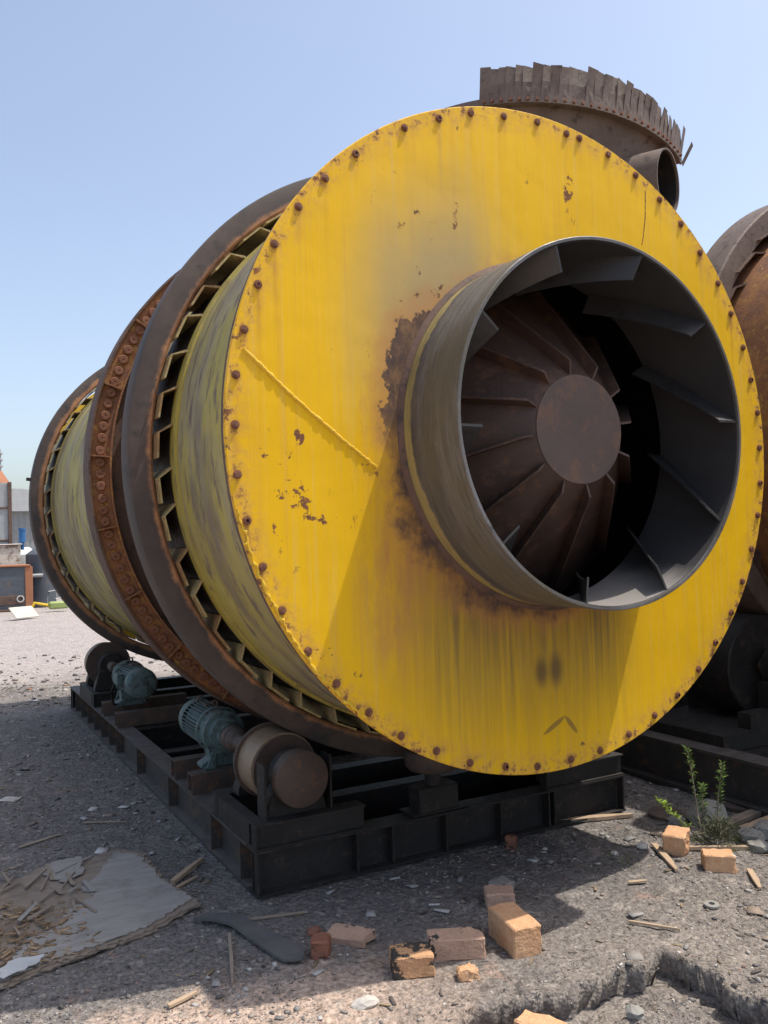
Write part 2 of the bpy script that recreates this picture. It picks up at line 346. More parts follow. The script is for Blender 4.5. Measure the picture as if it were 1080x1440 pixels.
M = dict(
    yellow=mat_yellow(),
    yellow_plain=mat_generic('yellow_weld_paint', (.70, .43, .015), (.78, .52, .05), 9, .55, (.30, .15, .05), .68, .5, 60),
    shell=mat_streak('scraped_olive_shell', ((.41, .34, .065), (.33, .28, .155), (.165, .122, .098), (.43, .35, .06)), 3.4, .95),
    pad=mat_streak('olive_pad', ((.45, .355, .055), (.38, .32, .10), (.24, .19, .08), (.47, .37, .055)), 6, 1.0),
    pipe=mat_streak('scraped_pipe_steel', ((.150, .147, .150), (.078, .077, .082), (.105, .098, .075), (.032, .031, .033)), 9, 1.3, .48, .5, .4, (-.075, (.42, .34, .12))),
    tyre=mat_tyre(),
    rust=mat_generic('orange_rust', (.36, .16, .06), (.19, .09, .06), 7, .85, (.42, .24, .07), .60, .55, 45),
    rust_bolt=mat_generic('rusty_bolt_steel', (.30, .13, .065), (.20, .085, .05), 14, .75, (.12, .06, .045), .6, .5, 80),
    rust_dark=mat_generic('brown_rust', (.115, .072, .056), (.16, .098, .072), 4, .8, (.075, .055, .05), .58, .4, 40),
    bracket=mat_generic('pale_bracket_paint', (.44, .36, .15), (.36, .31, .19), 7, .75, (.28, .14, .07), .58, .4, 50),
    bracket_rusty=mat_generic('rust_stained_bracket', (.33, .21, .09), (.26, .15, .075), 9, .8, (.38, .32, .16), .58, .4, 50),
    dark_steel=mat_generic('dark_beam_steel', (.045, .041, .039), (.072, .064, .058), 4, .7, (.12, .075, .05), .58, .5, 30, spec=.35, dust=((.19, .17, .155), .75)),
    black=mat_generic('greasy_black_and_gap_shade', (.015, .0145, .0145), (.027, .025, .0245), 5, .65, (.055, .038, .03), .60, .5, 35, dust=((.085, .075, .068), .55)),  # black steel, also the painted shade on the bands under the rings
    inner_dust=mat_dusty(),
    inner=mat_generic('dark_sheet_steel', (.026, .026, .028), (.040, .039, .039), 4, .42, (.02, .019, .019), .6, .15, 50, spec=.5),
    nose=mat_generic('nose_plate_steel', (.14, .10, .086), (.105, .080, .072), 3, .6, (.17, .105, .075), .56, .3, 40),
    cone=mat_generic('brown_cone_steel', (.095, .056, .042), (.062, .041, .034), 4, .5, (.13, .072, .048), .58, .15, 50, spec=.45),
    teal=mat_generic('teal_motor_paint', (.085, .145, .148), (.12, .18, .178), 6, .62, (.06, .07, .066), .56, .4, 50, dust=((.19, .19, .175), .6)),
    tread=mat_generic('worn_wheel_tread', (.30, .22, .14), (.22, .16, .11), 5, .5, (.15, .10, .075), .62, .3, 60),
    brown_iron=mat_generic('brown_iron', (.10, .074, .062), (.072, .056, .049), 7, .65, (.15, .085, .055), .58, .45, 50, dust=((.17, .15, .13), .4)),
    belt=mat_generic('grey_rubber', (.10, .098, .098), (.15, .145, .14), 8, .8, (.20, .16, .13), .66, .3, 50),
    hood=mat_generic('weathered_brown_sheet', (.19, .143, .117), (.135, .098, .080), 5, .7, (.085, .062, .053), .60, .4, 40),
    ground=mat_ground(),
    stone=mat_attr('loose_stone'), chips=mat_attr('wood_chip', .9, .4, 90),
    leaf=mat_attr('leaf_green', .7, .1, 50, .3, .2),
    ply=mat_wood('weathered_plywood', (.275, .255, .232), (.35, .325, .295), (2, 9, 9)),
    ply_in=mat_wood('torn_veneer', (.23, .185, .145), (.30, .245, .195), (2, 14, 9)),
    wood=mat_wood('splintered_wood', (.40, .29, .195), (.48, .36, .25), (3, 30, 30)),
    wood_grey=mat_wood('grey_stick', (.25, .20, .16), (.33, .27, .21), (3, 30, 30)),
    brick=mat_brick('orange_brick', (.60, .33, .175), (.66, .41, .24)),
    brick_pale=mat_brick('pale_brick', (.60, .36, .19), (.52, .29, .16), .14),
    brick_dirty=mat_brick('dirty_brick', (.58, .38, .27), (.46, .30, .22), .06),
    brick_red=mat_brick('red_brick', (.30, .13, .085), (.22, .10, .07), .03),
    white_stone=mat_generic('white_stone', (.62, .58, .52), (.5, .46, .41), 12, .9, None, .6, .5, 40),
    pale_stone=mat_generic('pale_stone', (.34, .33, .30), (.26, .25, .23), 12, .9, (.40, .38, .33), .6, .6, 30),
    white_paint=mat_generic('weathered_white_paint', (.62, .63, .62), (.52, .53, .52), 1.6, .6, (.30, .17, .10), .68, .1, 8),
    peeled=mat_generic('peeling_white_paint', (.60, .60, .54), (.52, .53, .46), 1.2, .7, (.20, .15, .11), .53, .1, 8),
    grey_sheet=mat_generic('grey_corrugated_sheet', (.40, .41, .41), (.32, .33, .33), 1.5, .6, (.28, .20, .15), .66, .1, 8),
    tank_dark=mat_generic('blue_black_tank', (.07, .08, .10), (.10, .115, .135), 1.5, .55, (.17, .13, .11), .62, .1, 8),
    tank_rust=mat_generic('tank_orange_rust', (.42, .18, .09), (.32, .14, .08), 2, .8, None, .6, .1, 8),
    blue=mat_generic('blue_motor_paint', (.03, .13, .32), (.04, .16, .38), 3, .5, None, .6, .1, 20),
    lime=mat_generic('lime_paint', (.34, .42, .14), (.28, .35, .12), 3, .6, None, .6, .1, 20),
    board=mat_generic('pale_board', (.62, .58, .48), (.52, .48, .40), 4, .8, None, .6, .1, 20),
)

def ring_pt(r, a, y): return Vector((r*math.cos(a), y, H+r*math.sin(a)))
def rotY(a): return Matrix.Rotation(-a, 4, 'Y')            # +X -> (cos a, 0, sin a)

# ================================================================== GROUND
PIT = [(-.864,-.509),(-.786,-.483),(-.674,-.519),(-.618,-.532),(-.528,-.565),(-.393,-.58),(-.218,-.575),(-.095,-.601),(-.002,-.569),
       (.017,-.491),(.087,-.543),(.041,-.674),(.081,-.774),(.016,-.903),(.047,-.988),(-.02,-1.12),(-.22,-1.22),(-.6,-1.02),(-.95,-.72),(-.93,-.58)]
CRACKS = [[(-.62,-.53),(-.60,-.47),(-.585,-.42),(-.55,-.38)],[(-.60,-.47),(-.64,-.44),(-.66,-.42)],[(-.72,-.51),(-.80,-.47),(-.87,-.48)]]

def seg_dist(px, py, a, b):
    ax, ay = a; bx, by = b; dx, dy = bx-ax, by-ay
    t = np.clip(((px-ax)*dx+(py-ay)*dy)/(dx*dx+dy*dy+1e-12), 0, 1)
    return np.hypot(px-ax-t*dx, py-ay-t*dy)

def inside(px, py, poly):
    c = np.zeros(px.shape, bool); n = len(poly)
    for i in range(n):
        (x0, y0), (x1, y1) = poly[i], poly[(i+1) % n]
        hit = ((y0 > py) != (y1 > py)) & (px < (x1-x0)*(py-y0)/((y1-y0) or 1e-9)+x0)
        c ^= hit
    return c

rs = np.random.RandomState(7)
_tab = rs.rand(256, 256)
def vnoise(x, y):
    xi = np.floor(x).astype(int); yi = np.floor(y).astype(int); fx = x-xi; fy = y-yi
    fx = fx*fx*(3-2*fx); fy = fy*fy*(3-2*fy)
    g = lambda a, b: _tab[a % 256, b % 256]
    return (g(xi, yi)*(1-fx)+g(xi+1, yi)*fx)*(1-fy)+(g(xi, yi+1)*(1-fx)+g(xi+1, yi+1)*fx)*fy-.5
def fbm(x, y, o=4):
    s = 0; a = 1
    for k in range(o): s = s+a*vnoise(x*2**k+17*k, y*2**k+5*k); a *= .5
    return s

def ground_z(x, y):
    x = np.asarray(x, float); y = np.asarray(y, float)
    d = np.hypot(x+.5, y-1)
    z = fbm(x*1.3, y*1.3, 3)*.022+fbm(x*9, y*9, 3)*.010*np.clip(1.6-d/8, .2, 1)+fbm(x*38, y*38, 2)*.005*np.clip(1.3-d/4, 0, 1)
    z = z-.012
    z = z-.10*np.clip((d-14)/10, 0, 1)*0
    # flat footing under the machines
    foot = np.clip(1-np.maximum(np.abs(x)-1.3, np.maximum(.7-y, y-6.6))/.3, 0, 1)
    z = z*(1-foot)+foot*(-.014+.25*z)
    jx = x+fbm(x*16, y*16, 3)*.05; jy = y+fbm(x*16+40, y*16, 3)*.05
    near = (np.abs(x+.4) < 1.0) & (np.abs(y+.8) < .9)
    dist = np.full(x.shape, 9.)
    for i in range(len(PIT)): dist = np.minimum(dist, seg_dist(jx, jy, PIT[i], PIT[(i+1) % len(PIT)]))
    ins = inside(jx, jy, PIT) & near
    t = np.clip(dist/.017, 0, 1); floor = .10-.045*np.clip((dist-.06)/.12, 0, 1)
    z = np.where(ins, z-floor*t*t*(3-2*t)+fbm(x*30, y*30, 3)*.014*t, z)
    lip = np.where(~ins & near, np.exp(-(dist/.05)**2)*.012, 0); z = z+lip
    for c in CRACKS:
        for a, b in zip(c[:-1], c[1:]):
            z = z-.02*np.exp(-(seg_dist(jx*.5+x*.5, jy*.5+y*.5, a, b)/.008)**2)
    return z

def gz(x, y): return float(ground_z(np.array([x]), np.array([y]))[0])

def axis_coords(lo, hi, fine, far, grow=1.12):
    c = list(np.arange(lo, hi+1e-6, fine)); s = fine
    a = lo; left = []
    while a > -far: s *= grow; a -= s; left.append(a)
    s = fine; b = hi; right = []
    while b < far: s *= grow; b += s; right.append(b)
    return np.array(left[::-1]+c+right)
gx = axis_coords(-2.6, 1.7, .012, 900); gy = axis_coords(-1.35, 1.9, .012, 900)
GX, GY = np.meshgrid(gx, gy); GZ = ground_z(GX, GY)
nx, ny = len(gx), len(gy)
jx = GX+fbm(GX*16, GY*16, 3)*.05; jy = GY+fbm(GX*16+40, GY*16, 3)*.05
dmin = np.full(GX.shape, 9.); ox = np.zeros(GX.shape); oy = np.zeros(GX.shape)
for i in range(len(PIT)):
    (ax, ay), (bx, by) = PIT[i], PIT[(i+1) % len(PIT)]; tt = np.clip(((jx-ax)*(bx-ax)+(jy-ay)*(by-ay))/((bx-ax)**2+(by-ay)**2), 0, 1)
    ex, ey = ax+tt*(bx-ax)-jx, ay+tt*(by-ay)-jy; dd = np.hypot(ex, ey); m_ = dd < dmin
    dmin = np.where(m_, dd, dmin); ox = np.where(m_, ex/(dd+1e-6), ox); oy = np.where(m_, ey/(dd+1e-6), oy)
ins_ = inside(jx, jy, PIT) & (np.abs(GX+.4) < 1.0) & (np.abs(GY+.8) < .9)
sh = np.where(ins_, np.clip((dmin-.006)/.018, 0, 1)*np.exp(-np.clip(dmin-.02, 0, 9)/.035)*.062, 0)
GX = GX+ox*sh; GY = GY+oy*sh
verts = np.stack([GX.ravel(), GY.ravel(), GZ.ravel()], 1)
I = np.arange(nx*ny).reshape(ny, nx)
quads = np.stack([I[:-1, :-1], I[:-1, 1:], I[1:, 1:], I[1:, :-1]], -1).reshape(-1, 4)

def np_mesh(name, verts, faces, m, smooth=False, col=None):
    me = bpy.data.meshes.new(name); k = faces.shape[1]
    me.vertices.add(len(verts)); me.vertices.foreach_set('co', np.asarray(verts, np.float32).ravel())
    me.loops.add(faces.size); me.loops.foreach_set('vertex_index', faces.astype(np.int32).ravel())
    me.polygons.add(len(faces)); me.polygons.foreach_set('loop_start', np.arange(0, faces.size, k, dtype=np.int32))
    if smooth: me.polygons.foreach_set('use_smooth', np.ones(len(faces), bool))
    me.update(calc_edges=True); me.validate()
    if col is not None:
        a = me.color_attributes.new('Col', 'FLOAT_COLOR', 'POINT')
        a.data.foreach_set('color', np.concatenate([col, np.ones((len(col), 1))], 1).astype(np.float32).ravel())
    me.materials.append(m); return me
tag(obj('ground', np_mesh('ground', verts, quads, M['ground'], True)), kind='structure')

# ================================================================== YELLOW ROTARY DRYER
dryer = thing('rotary_dryer', (0, 3, .45), 'large rotary dryer drum with bright yellow end plate and open inlet pipe', 'rotary dryer')

# end plate with its rim bolts
RI, RO = .7765, 1.5
random.seed(3)
angs = [117.9-7.2*i for i in range(6)]+[78.8-7.2*i for i in range(44)]
bolts = []
for a in angs:
    p = ring_pt(1.464+random.uniform(-.005, .005), R_(a+random.uniform(-.25, .25)), -.0015)
    bolts.append((p, random.uniform(.03, .075)*(2.6 if random.random() < .3 else 1), random.uniform(.45, 1.1)))
front = [(r, 0) for r in np.concatenate([np.linspace(RI, 1.16, 6), np.linspace(1.18, 1.496, 38)])]
mb = MB(); mb.lathe([(RI, .02)]+front+[(RO, .004), (RO, .016), (RO-.004, .02)], 720, (0, H))
# the hole is centred on the pipe, a little off the drum's axis
mb.v = [(v[0]+(PX if math.hypot(v[0], v[2]-H) < .8 else 0), v[1], v[2]+((PZ-H) if math.hypot(v[0], v[2]-H) < .8 else 0)) for v in mb.v]
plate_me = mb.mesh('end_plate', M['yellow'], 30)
co = np.empty(len(plate_me.vertices)*3, np.float32); plate_me.vertices.foreach_get('co', co); co = co.reshape(-1, 3)
stain = np.zeros(len(co))
for p, L, k in bolts:
    dx = co[:, 0]-p.x; dz = co[:, 2]-p.z
    w = .010+.004*np.sin(dz*60+p.x*9)
    run = np.where(dz < 0, np.exp(-(dx/w)**2)*np.exp(dz/L), 0); halo = np.exp(-((dx*dx+dz*dz)/.017**2))*.7
    stain = np.maximum(stain, np.maximum(run*k, halo*.8))
plate_me.attributes.new('Stain', 'FLOAT', 'POINT').data.foreach_set('value', np.clip(stain, 0, 1).astype(np.float32))
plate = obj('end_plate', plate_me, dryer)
mb = MB(); mb.lathe([(1.40, .0205), (1.40, .05), (1.497, .05), (1.497, .0205)], 192, (0, H))
obj('rim_flange', mb.mesh('rim_flange', M['rust_dark'], 30), dryer)

random.seed(3)
bolt_me = []
for k in range(3):
    mb = MB(); mb.cyl((0, 0, 0), (0, -.010, 0), .0138, .0130, 6); mb.cyl((0, -.0095, 0), (0, -.014+.002*k, 0), .0075, .007, 8)
    mb.lathe([(.010, 0), (.0172, 0), (.0172, -.0025), (.010, -.0025)], 12)
    bolt_me.append(mb.mesh('plate_bolt', M['rust_bolt']))
for p, L, k in bolts:
    obj('bolt', random.choice(bolt_me), plate, Matrix.Translation(p) @ Matrix.Rotation(random.uniform(0, 2), 4, 'Y') @ Matrix.Rotation(random.uniform(-.10, .10), 4, 'X'))

# raised weld seams on the plate
def weld(p0, p1, r, bend=0, n=70, seed=0):
    random.seed(seed); p0 = Vector(p0); p1 = Vector(p1); pts = []; rad = []
    perp = (p1-p0).cross(Vector((0, 1, 0))).normalized()
    for i in range(n+1):
        f = i/n; pts.append(p0.lerp(p1, f)+perp*(bend*math.sin(f*PI)+random.uniform(-.002, .002))); rad.append(r*random.uniform(.7, 1.25))
    return MB().tube(pts, rad, 8)
def onplate(r, deg): return ring_pt(r, R_(deg), 0)
obj('weld_seam', weld(onplate(1.45, 168.2), (-.866, 0, 1.935), .0082, -.012).mesh('weld_seam', M['yellow_plain'], 60), plate)
obj('weld_seam', weld(onplate(1.44, 61.0), (.66, 0, 3.06), .0022, .01, 40, 2).mesh('weld_seam', M['rust_bolt'], 60), plate)
random.seed(5); pts = []; rad = []
for i in range(90):
    a = 192+38*i/89; pts.append(ring_pt(1.488+random.uniform(-.006, .006), R_(a), -.002)); rad.append(random.choice([.0015, .004, .006, .008, .010])*random.uniform(.7, 1.1))
obj('weld_bead', MB().tube(pts, rad, 7).mesh('weld_bead', M['yellow_plain'], 60), plate)

# inlet pipe and its ten slanting lifter blades
y0p, y1p = -.418, .05; ro, ri = .7725, .758
mb = MB(); mb.lathe([(ro, y0p+.002), (ro, y1p), (ri, y1p), (ri, y0p), (ro-.003, y0p)], 128, (PX, PZ))
pipe = obj('inlet_pipe', mb.mesh('inlet_pipe', M['pipe'], 30), dryer)
mb = MB(); mb.lathe([(ri-.0015, y0p+.012), (ri-.0015, y1p), (ri-.004, y1p), (ri-.004, y0p+.012)], 128, (PX, PZ))
obj('pipe_lining', mb.mesh('pipe_lining', M['inner_dust'], 30), pipe)
mb = MB(); mb.lathe([(.772, -.0015), (.795, -.0015), (.774, -.02)], 160, (PX, PZ))
obj('root_weld', mb.mesh('root_weld', M['rust_dark'], 60), pipe)
def blade(a0, twist, ya, yb, r0, r1, th, lean=0., n=10, cut=.03):
    vs = []; fs = []
    for i in range(n+1):
        f = i/n; a = a0+twist*f; y = ya+(yb-ya)*f
        for (r, s) in ((r0, -1), (r1, -1), (r1, 1), (r0, 1)):
            an = a+lean*(r0-r)/r0+s*th/2/r; yy = y+(cut*(1-f) if r == r1 else 0)
            vs.append((PX+r*math.cos(an), yy, PZ+r*math.sin(an)))
    for i in range(n):
        for q in range(4): fs.append((i*4+q, i*4+(q+1) % 4, (i+1)*4+(q+1) % 4, (i+1)*4+q))
    fs += [(3, 2, 1, 0), tuple(n*4+q for q in range(4))]
    return MB().add(vs, fs)
random.seed(8)
for k in range(10):
    a = R_(183.2+36*k+random.uniform(-1.2, 1.2))
    obj('lifter_blade', blade(a, R_(27), y0p+.006+random.uniform(0, .012), .03, .757, .648, .010, .05, 10, random.uniform(0, .03)).mesh('lifter_blade', M['inner'], 40), pipe)

# inner cone with radial vanes
cr0, cy0, cr1, cy1 = .238, -.21, .86, .44
mb = MB(); mb.lathe([(cr0-.004, cy0+.02), (cr0, cy0+.006), (cr1, cy1), (cr1, cy1+.02), (cr0-.02, cy0+.03)], 72, (PX, PZ))
cone = obj('inner_cone', mb.mesh('inner_cone', M['cone'], 40), dryer)
mb = MB(); mb.lathe([(.0005, cy0), (.0005, cy0+.012), (cr0, cy0+.012), (cr0, cy0)], 72, (PX, PZ))
obj('nose_plate', mb.mesh('nose_plate', M['nose'], 40), cone)
prof = [(cr0-.002, cy0+.01), (.300, cy0-.002), (.316, cy0+.010), (.78, cy0+.475), (.78, cy0+.60), (cr0+.02, cy0+.05)]
sl = Matrix.Rotation(PI/2, 4, 'X')
for k in range(12):
    a = R_(188+30*k)
    vs = []; n = len(prof)
    for s in (-1, 1):
        for (r, y) in prof:
            tw = R_(16)*max(0, (y-cy0))        # the vanes spiral a little
            an = a+tw; t_ = .005*s
            vs.append((PX+r*math.cos(an)-t_*math.sin(an), y, PZ+r*math.sin(an)+t_*math.cos(an)))
    fs = [tuple(range(n))[::-1], tuple(range(n, 2*n))]+[(i, (i+1) % n, n+(i+1) % n, n+i) for i in range(n)]
    bm_ = MB().add(vs, fs)
    obj('vane', bm_.mesh('vane', M['cone']), cone)
mb = MB(); mb.lathe([(.001, 1.0), (.001, 1.02), (1.40, 1.02), (1.40, 1.0)], 64, (0, H))
obj('inner_bulkhead', mb.mesh('inner_bulkhead', M['black'], 40), dryer)

mb = MB(); mb.lathe([(.79, .021), (1.40, .021), (1.40, .999), (1.395, .999), (1.395, .026), (.79, .026)], 96, (0, H))
obj('inner_lining', mb.mesh('inner_lining', M['black'], 40), dryer)
# shell
RS = 1.432
mb = MB(); mb.lathe([(RS, .0505), (RS, 6.5), (RS-.014, 6.5), (RS-.014, .0505)], 192, (0, H))
shell = obj('shell', mb.mesh('shell', M['shell'], 30), dryer)
mb = MB(); mb.lathe([(.02, 6.5005), (.02, 6.52), (1.50, 6.52), (1.50, 6.5005)], 96, (0, H))
obj('rear_plate', mb.mesh('rear_plate', M['yellow_plain'], 30), dryer)
for ya, yb, mm in ((.915, 1.012, 'pad'), (1.0125, 1.52, 'black'), (5.24, 5.335, 'pad'), (5.3355, 5.75, 'black')):  # black bands carry the shade under the riding rings in their colour
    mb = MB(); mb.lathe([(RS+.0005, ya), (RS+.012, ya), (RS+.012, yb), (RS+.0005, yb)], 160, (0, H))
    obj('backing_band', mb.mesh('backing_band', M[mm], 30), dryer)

# riding rings on bent plate brackets
def bracket_mesh(y0, y1, r_in, ro_):
    th = .009; path = [(ro_, 0.), (ro_+.004, R_(-.15)), (r_in-.006, R_(1.9)), (r_in-.004, R_(6.4))]
    vs = []; n = len(path)
    for y in (y0, y1):
        for s in (0, 1):
            for (r, a) in (path if not s else path[::-1]):
                rr = r-(th if s else 0); vs.append((rr*math.cos(a+(R_(.35) if s and r < r_in-.01 else 0)), y, rr*math.sin(a+(R_(.35) if s and r < r_in-.01 else 0))))
    m = 2*n; fs = [tuple(range(m))[::-1], tuple(range(m, 2*m))]+[(i, (i+1) % m, m+(i+1) % m, m+i) for i in range(m)]
    return [MB().add(vs, fs).mesh('bracket', M[k]) for k in ('bracket', 'bracket', 'bracket_rusty')]
def riding_ring(y0, y1, r_in, r_out, bs, be):
    c = .012
    mb = MB(); mb.lathe([(r_in, y0+c), (r_in+c, y0), (r_out-c, y0), (r_out-.003, y0+.006), (r_out, y0+.016), (r_out, y1-.016), (r_out-.003, y1-.006), (r_out-c, y1), (r_in+c, y1), (r_in, y1-c)], 192, (0, H))
    ring = obj('riding_ring', mb.mesh('riding_ring', M['tyre'], 35), dryer)
    me = bracket_mesh(bs, be, r_in, RS+.014)
    random.seed(int(y0*10))
    for k in range(47):
        a = R_(182.4+360/47*k+random.uniform(-.7, .7))
        obj('bracket', random.choice(me), ring, Matrix.Translation((0, random.uniform(-.022, .016), H)) @ rotY(a))
    return ring
riding_ring(1.03, 1.20, 1.520, 1.636, .985, 1.46)
riding_ring(5.36, 5.54, 1.500, 1.612, 5.315, 5.70)
# a lug on the rear ring's outer face
mb = MB(); mb.box((0, 0, 0), (.05, .03, .03)); obj('lug', mb.mesh('lug', M['tyre'], None, .004), dryer, Matrix.Translation(ring_pt(1.628, R_(172), 5.45)) @ rotY(R_(172)))

# pin gear ring: bolt circle between lips, with radial ribs
gyf = 2.03
mb = MB(); mb.lathe([(1.535, gyf), (1.64, gyf), (1.64, gyf+.03), (1.535, gyf+.03)], 192, (0, H))
gear = obj('gear_ring', mb.mesh('gear_ring', M['rust'], 30), dryer)
mb = MB(); mb.lathe([(1.6405, gyf-.022), (1.653, gyf-.022), (1.653, gyf+.16), (1.6405, gyf+.16)], 192, (0, H)); obj('outer_lip', mb.mesh('outer_lip', M['rust_dark'], 30), gear)
mb = MB(); mb.lathe([(1.523, gyf-.014), (1.5345, gyf-.014), (1.5345, gyf+.14), (1.523, gyf+.14)], 192, (0, H)); obj('inner_lip', mb.mesh('inner_lip', M['rust'], 30), gear)
mb = MB(); mb.lathe([(RS+.001, gyf+.09), (1.522, gyf+.09), (1.522, gyf+.11), (RS+.001, gyf+.11)], 160, (0, H)); obj('web', mb.mesh('web', M['rust_dark'], 30), gear)
mb = MB(); mb.box((1.5875, gyf-.0205, 0), (.104, .040, .009)); rib_me = mb.mesh('rib', M['rust'])
mb = MB(); mb.lathe([(.003, -.019), (.006, -.022), (.0235, -.022), (.027, -.017), (.027, .002), (.003, .002)], 14); head_me = mb.mesh('bolt_head', M['rust_bolt'], 40)
random.seed(11); off = 176.7
for k in range(24):
    obj('rib', rib_me, gear, Matrix.Translation((0, 0, H)) @ rotY(R_(off+15*k)))
    for j in range(6):
        a = R_(off+15*k+1.25+2.5*j+random.uniform(-.12, .12))
        obj('bolt', head_me, gear, Matrix.Translation(ring_pt(1.588+random.uniform(-.003, .003), a, gyf-.0005)) @ Matrix.Rotation(random.uniform(-.06, .06), 4, 'X'))

# ================================================================== DRYER BASE
base = thing('skid_frame', (0, 3.5, 0), 'long black welded steel beam frame under the yellow dryer', 'skid frame')
def ibeam(L, h=.21, w=.13, t=.010):
    """along +Y from 0 to L, standing on z=0, centred on x=0"""
    mb = MB(); mb.box((0, L/2, t/2), (w, L, t)); mb.box((0, L/2, h-t/2), (w, L, t)); mb.box((0, L/2, h/2), (t, L, h-2*t)); return mb
BX, BY0, BY1 = 1.147, .776, 6.33
T = Matrix.Translation
for s in (-1, 1):
    bo = obj('side_beam', ibeam(BY1-BY0-.14).mesh('side_beam', M['dark_steel']), base, T((s*(BX-.065), BY0+.139, 0)))
    st = MB().box((0, 0, .105), (.056, .008, .187)).mesh('stiffener', M['dark_steel'])
    for y in (1.02, 1.5, 2.4, 3.3, 4.05, 4.35, 4.7, 5.05, 5.4, 5.75, 6.1):
        obj('stiffener', st, bo, T((s*(BX-.065)+s*.0345, y, 0)))
for y in (BY0, BY1-.001):
    me = ibeam(2*BX).mesh('cross_beam', M['black'])
    fb = obj('cross_beam', me, base, T((BX, y+.065, 0)) @ Matrix.Rotation(PI/2, 4, 'Z'))
    st = MB().box((0, 0, .105), (.010, .05, .187)).mesh('stiffener', M['black'])
    for x in (-1.135, -.62, -.42, -.1, .25, .58, .62, 1.135): obj('stiffener', st, fb, T((x, y+.029, 0)))
for y, h in ((1.45, .20), (1.967, .20), (3.05, .20), (3.95, .2), (5.05, .2), (5.7, .2)):
    obj('cross_member', ibeam(2*BX-.27, h, .11).mesh('cross_member', M['black']), base, T((BX-.135, y, 0)) @ Matrix.Rotation(PI/2, 4, 'Z'))
# channel pedestals that carry rollers
def channel_mesh(L, h=.12, w=.1, t=.009):
    mb = MB(); mb.box((0, L/2, t/2), (w, L, t)); mb.box((0, L/2, h-t/2), (w, L, t)); mb.box((w/2-t/2, L/2, h/2), (t, L, h-2*t)); return mb
for s in (-1, 1):
    for ya, yb in ((BY0+.004, 1.47), (5.05, 5.85)):
        x0 = .57; x1 = BX-.003
        for yy, rot in ((ya, 1), (yb-.1, 1)):
            mb = MB(); t = .009; h = .12; L = x1-x0; w = .1
            mb.box((L/2, w/2, t/2), (L, w, t)); mb.box((L/2, w/2, h-t/2), (L, w, t)); mb.box((L/2, .03, h/2), (L, t, h-2*t))
            mb.box((.005, w/2-.015, h/2), (t, w-.04, h-2*t))
            obj('pedestal', mb.mesh('pedestal', M['black']), base, T((x0 if s > 0 else -x1, yy, .2105)))
        mb = MB(); mb.box((0, (yb-ya)/2, .06), (.010, yb-ya-.205, .119)); mb.box((-s*.03, (yb-ya)/2, .115), (.05, yb-ya-.205, .009))
        obj('pedestal', mb.mesh('pedestal', M['black']), base, T((s*(BX-.009), ya, .2105)))
# channels that carry the motors
for y in (1.90, 2.28, 4.05, 4.62):
    mb = MB(); t = .008; h = .115; w = .1; L = .72
    mb.box((L/2, 0, t/2), (L, w, t)); mb.box((L/2, 0, h-t/2), (L, w, t)); mb.box((L/2, -w/2+t/2, h/2), (L, t, h-2*t)); mb.box((L/2, w/2-t/2, h/2), (L, t, h-2*t))
    obj('motor_channel', mb.mesh('motor_channel', M['brown_iron']), base, T((-BX+.004, y, .2105)))

# ================================================================== SUPPORT ROLLERS
def roller(name, x, y, z, r, label, zb, facing=-1, cap=True, group='support rollers under the yellow dryer'):
    t = thing(name, (x, y, zb), label, 'support roller', group)
    f = facing
    mb = MB(); mb.lathe([(.07, -.10), (r, -.10), (r, .10), (.07, .10)], 56); 
    wh = obj('wheel', mb.mesh('wheel', M['tread'], 30), t, T((x, y, z)))
    for s in (-1, 1):
        mb = MB(); mb.lathe([(r-.03, s*.1005), (r+(.018 if s != f else -.008), s*.1005), (r+(.018 if s != f else -.008), s*.118), (r-.03, s*.112), (.085, s*.112), (.085, s*.1005)], 56)
        obj('flange', mb.mesh('flange', M['brown_iron'], 30), wh, T((x, y, z)))
    mb = MB(); mb.cyl((0, -.33, 0), (0, .36, 0), .045, n=20); obj('shaft', mb.mesh('shaft', M['brown_iron'], 40), t, T((x, y, z)))
    for s in (-1, 1):
        yy = s*.215; mb = MB()
        mb.lathe([(.046, yy-.055), (.105, yy-.055), (.115, yy-.04), (.115, yy+.04), (.105, yy+.055), (.046, yy+.055)], 28)
        h = z-zb
        mb.prism([(-.15, -h), (.15, -h), (.15, -h+.03), (.10, -.02), (.09, .0), (-.09, .0), (-.10, -.02), (-.15, -h+.03)], .09, T((0, yy+.045, 0)) @ Matrix.Rotation(PI/2, 4, 'X'))
        bh = obj('bearing_housing', mb.mesh('bearing_housing', M['black'], 30), t, T((x, y, z)))
        bb = MB()
        for q in (-.125, .125): bb.cyl((q, yy, -h+.03), (q, yy, -h+.065), .014, n=6)
        obj('housing_bolt', bb.mesh('housing_bolt', M['brown_iron']), bh, T((x, y, z)))
    if cap:
        mb = MB(); mb.lathe([(.001, -.345), (.001, -.335), (.122, -.335), (.122, -.271), (.134, -.271), (.134, -.34), (.128, -.345)], 40)
        obj('end_cap', mb.mesh('end_cap', M['brown_iron'], 40), t, T((x, y, z)))
        for q in (-.17, .17):
            obj('guard_strap', MB().box((q, -.24, -.06), (.012, .10, .28)).mesh('guard_strap', M['black']), t, T((x, y, z)))
    return t
ZT = .3315
roller('support_roller', -.905, 1.115, .511, .175, 'flanged support roller with round brown end cap at the near left corner', ZT)
roller('support_roller', .905, 1.115, .511, .175, 'support roller in deep shade beneath the lower right of the yellow plate', ZT)
roller('support_roller', -.955, 5.45, .555, .186, 'far left support roller beyond the teal motors, under the rear ring', ZT, 1, False)

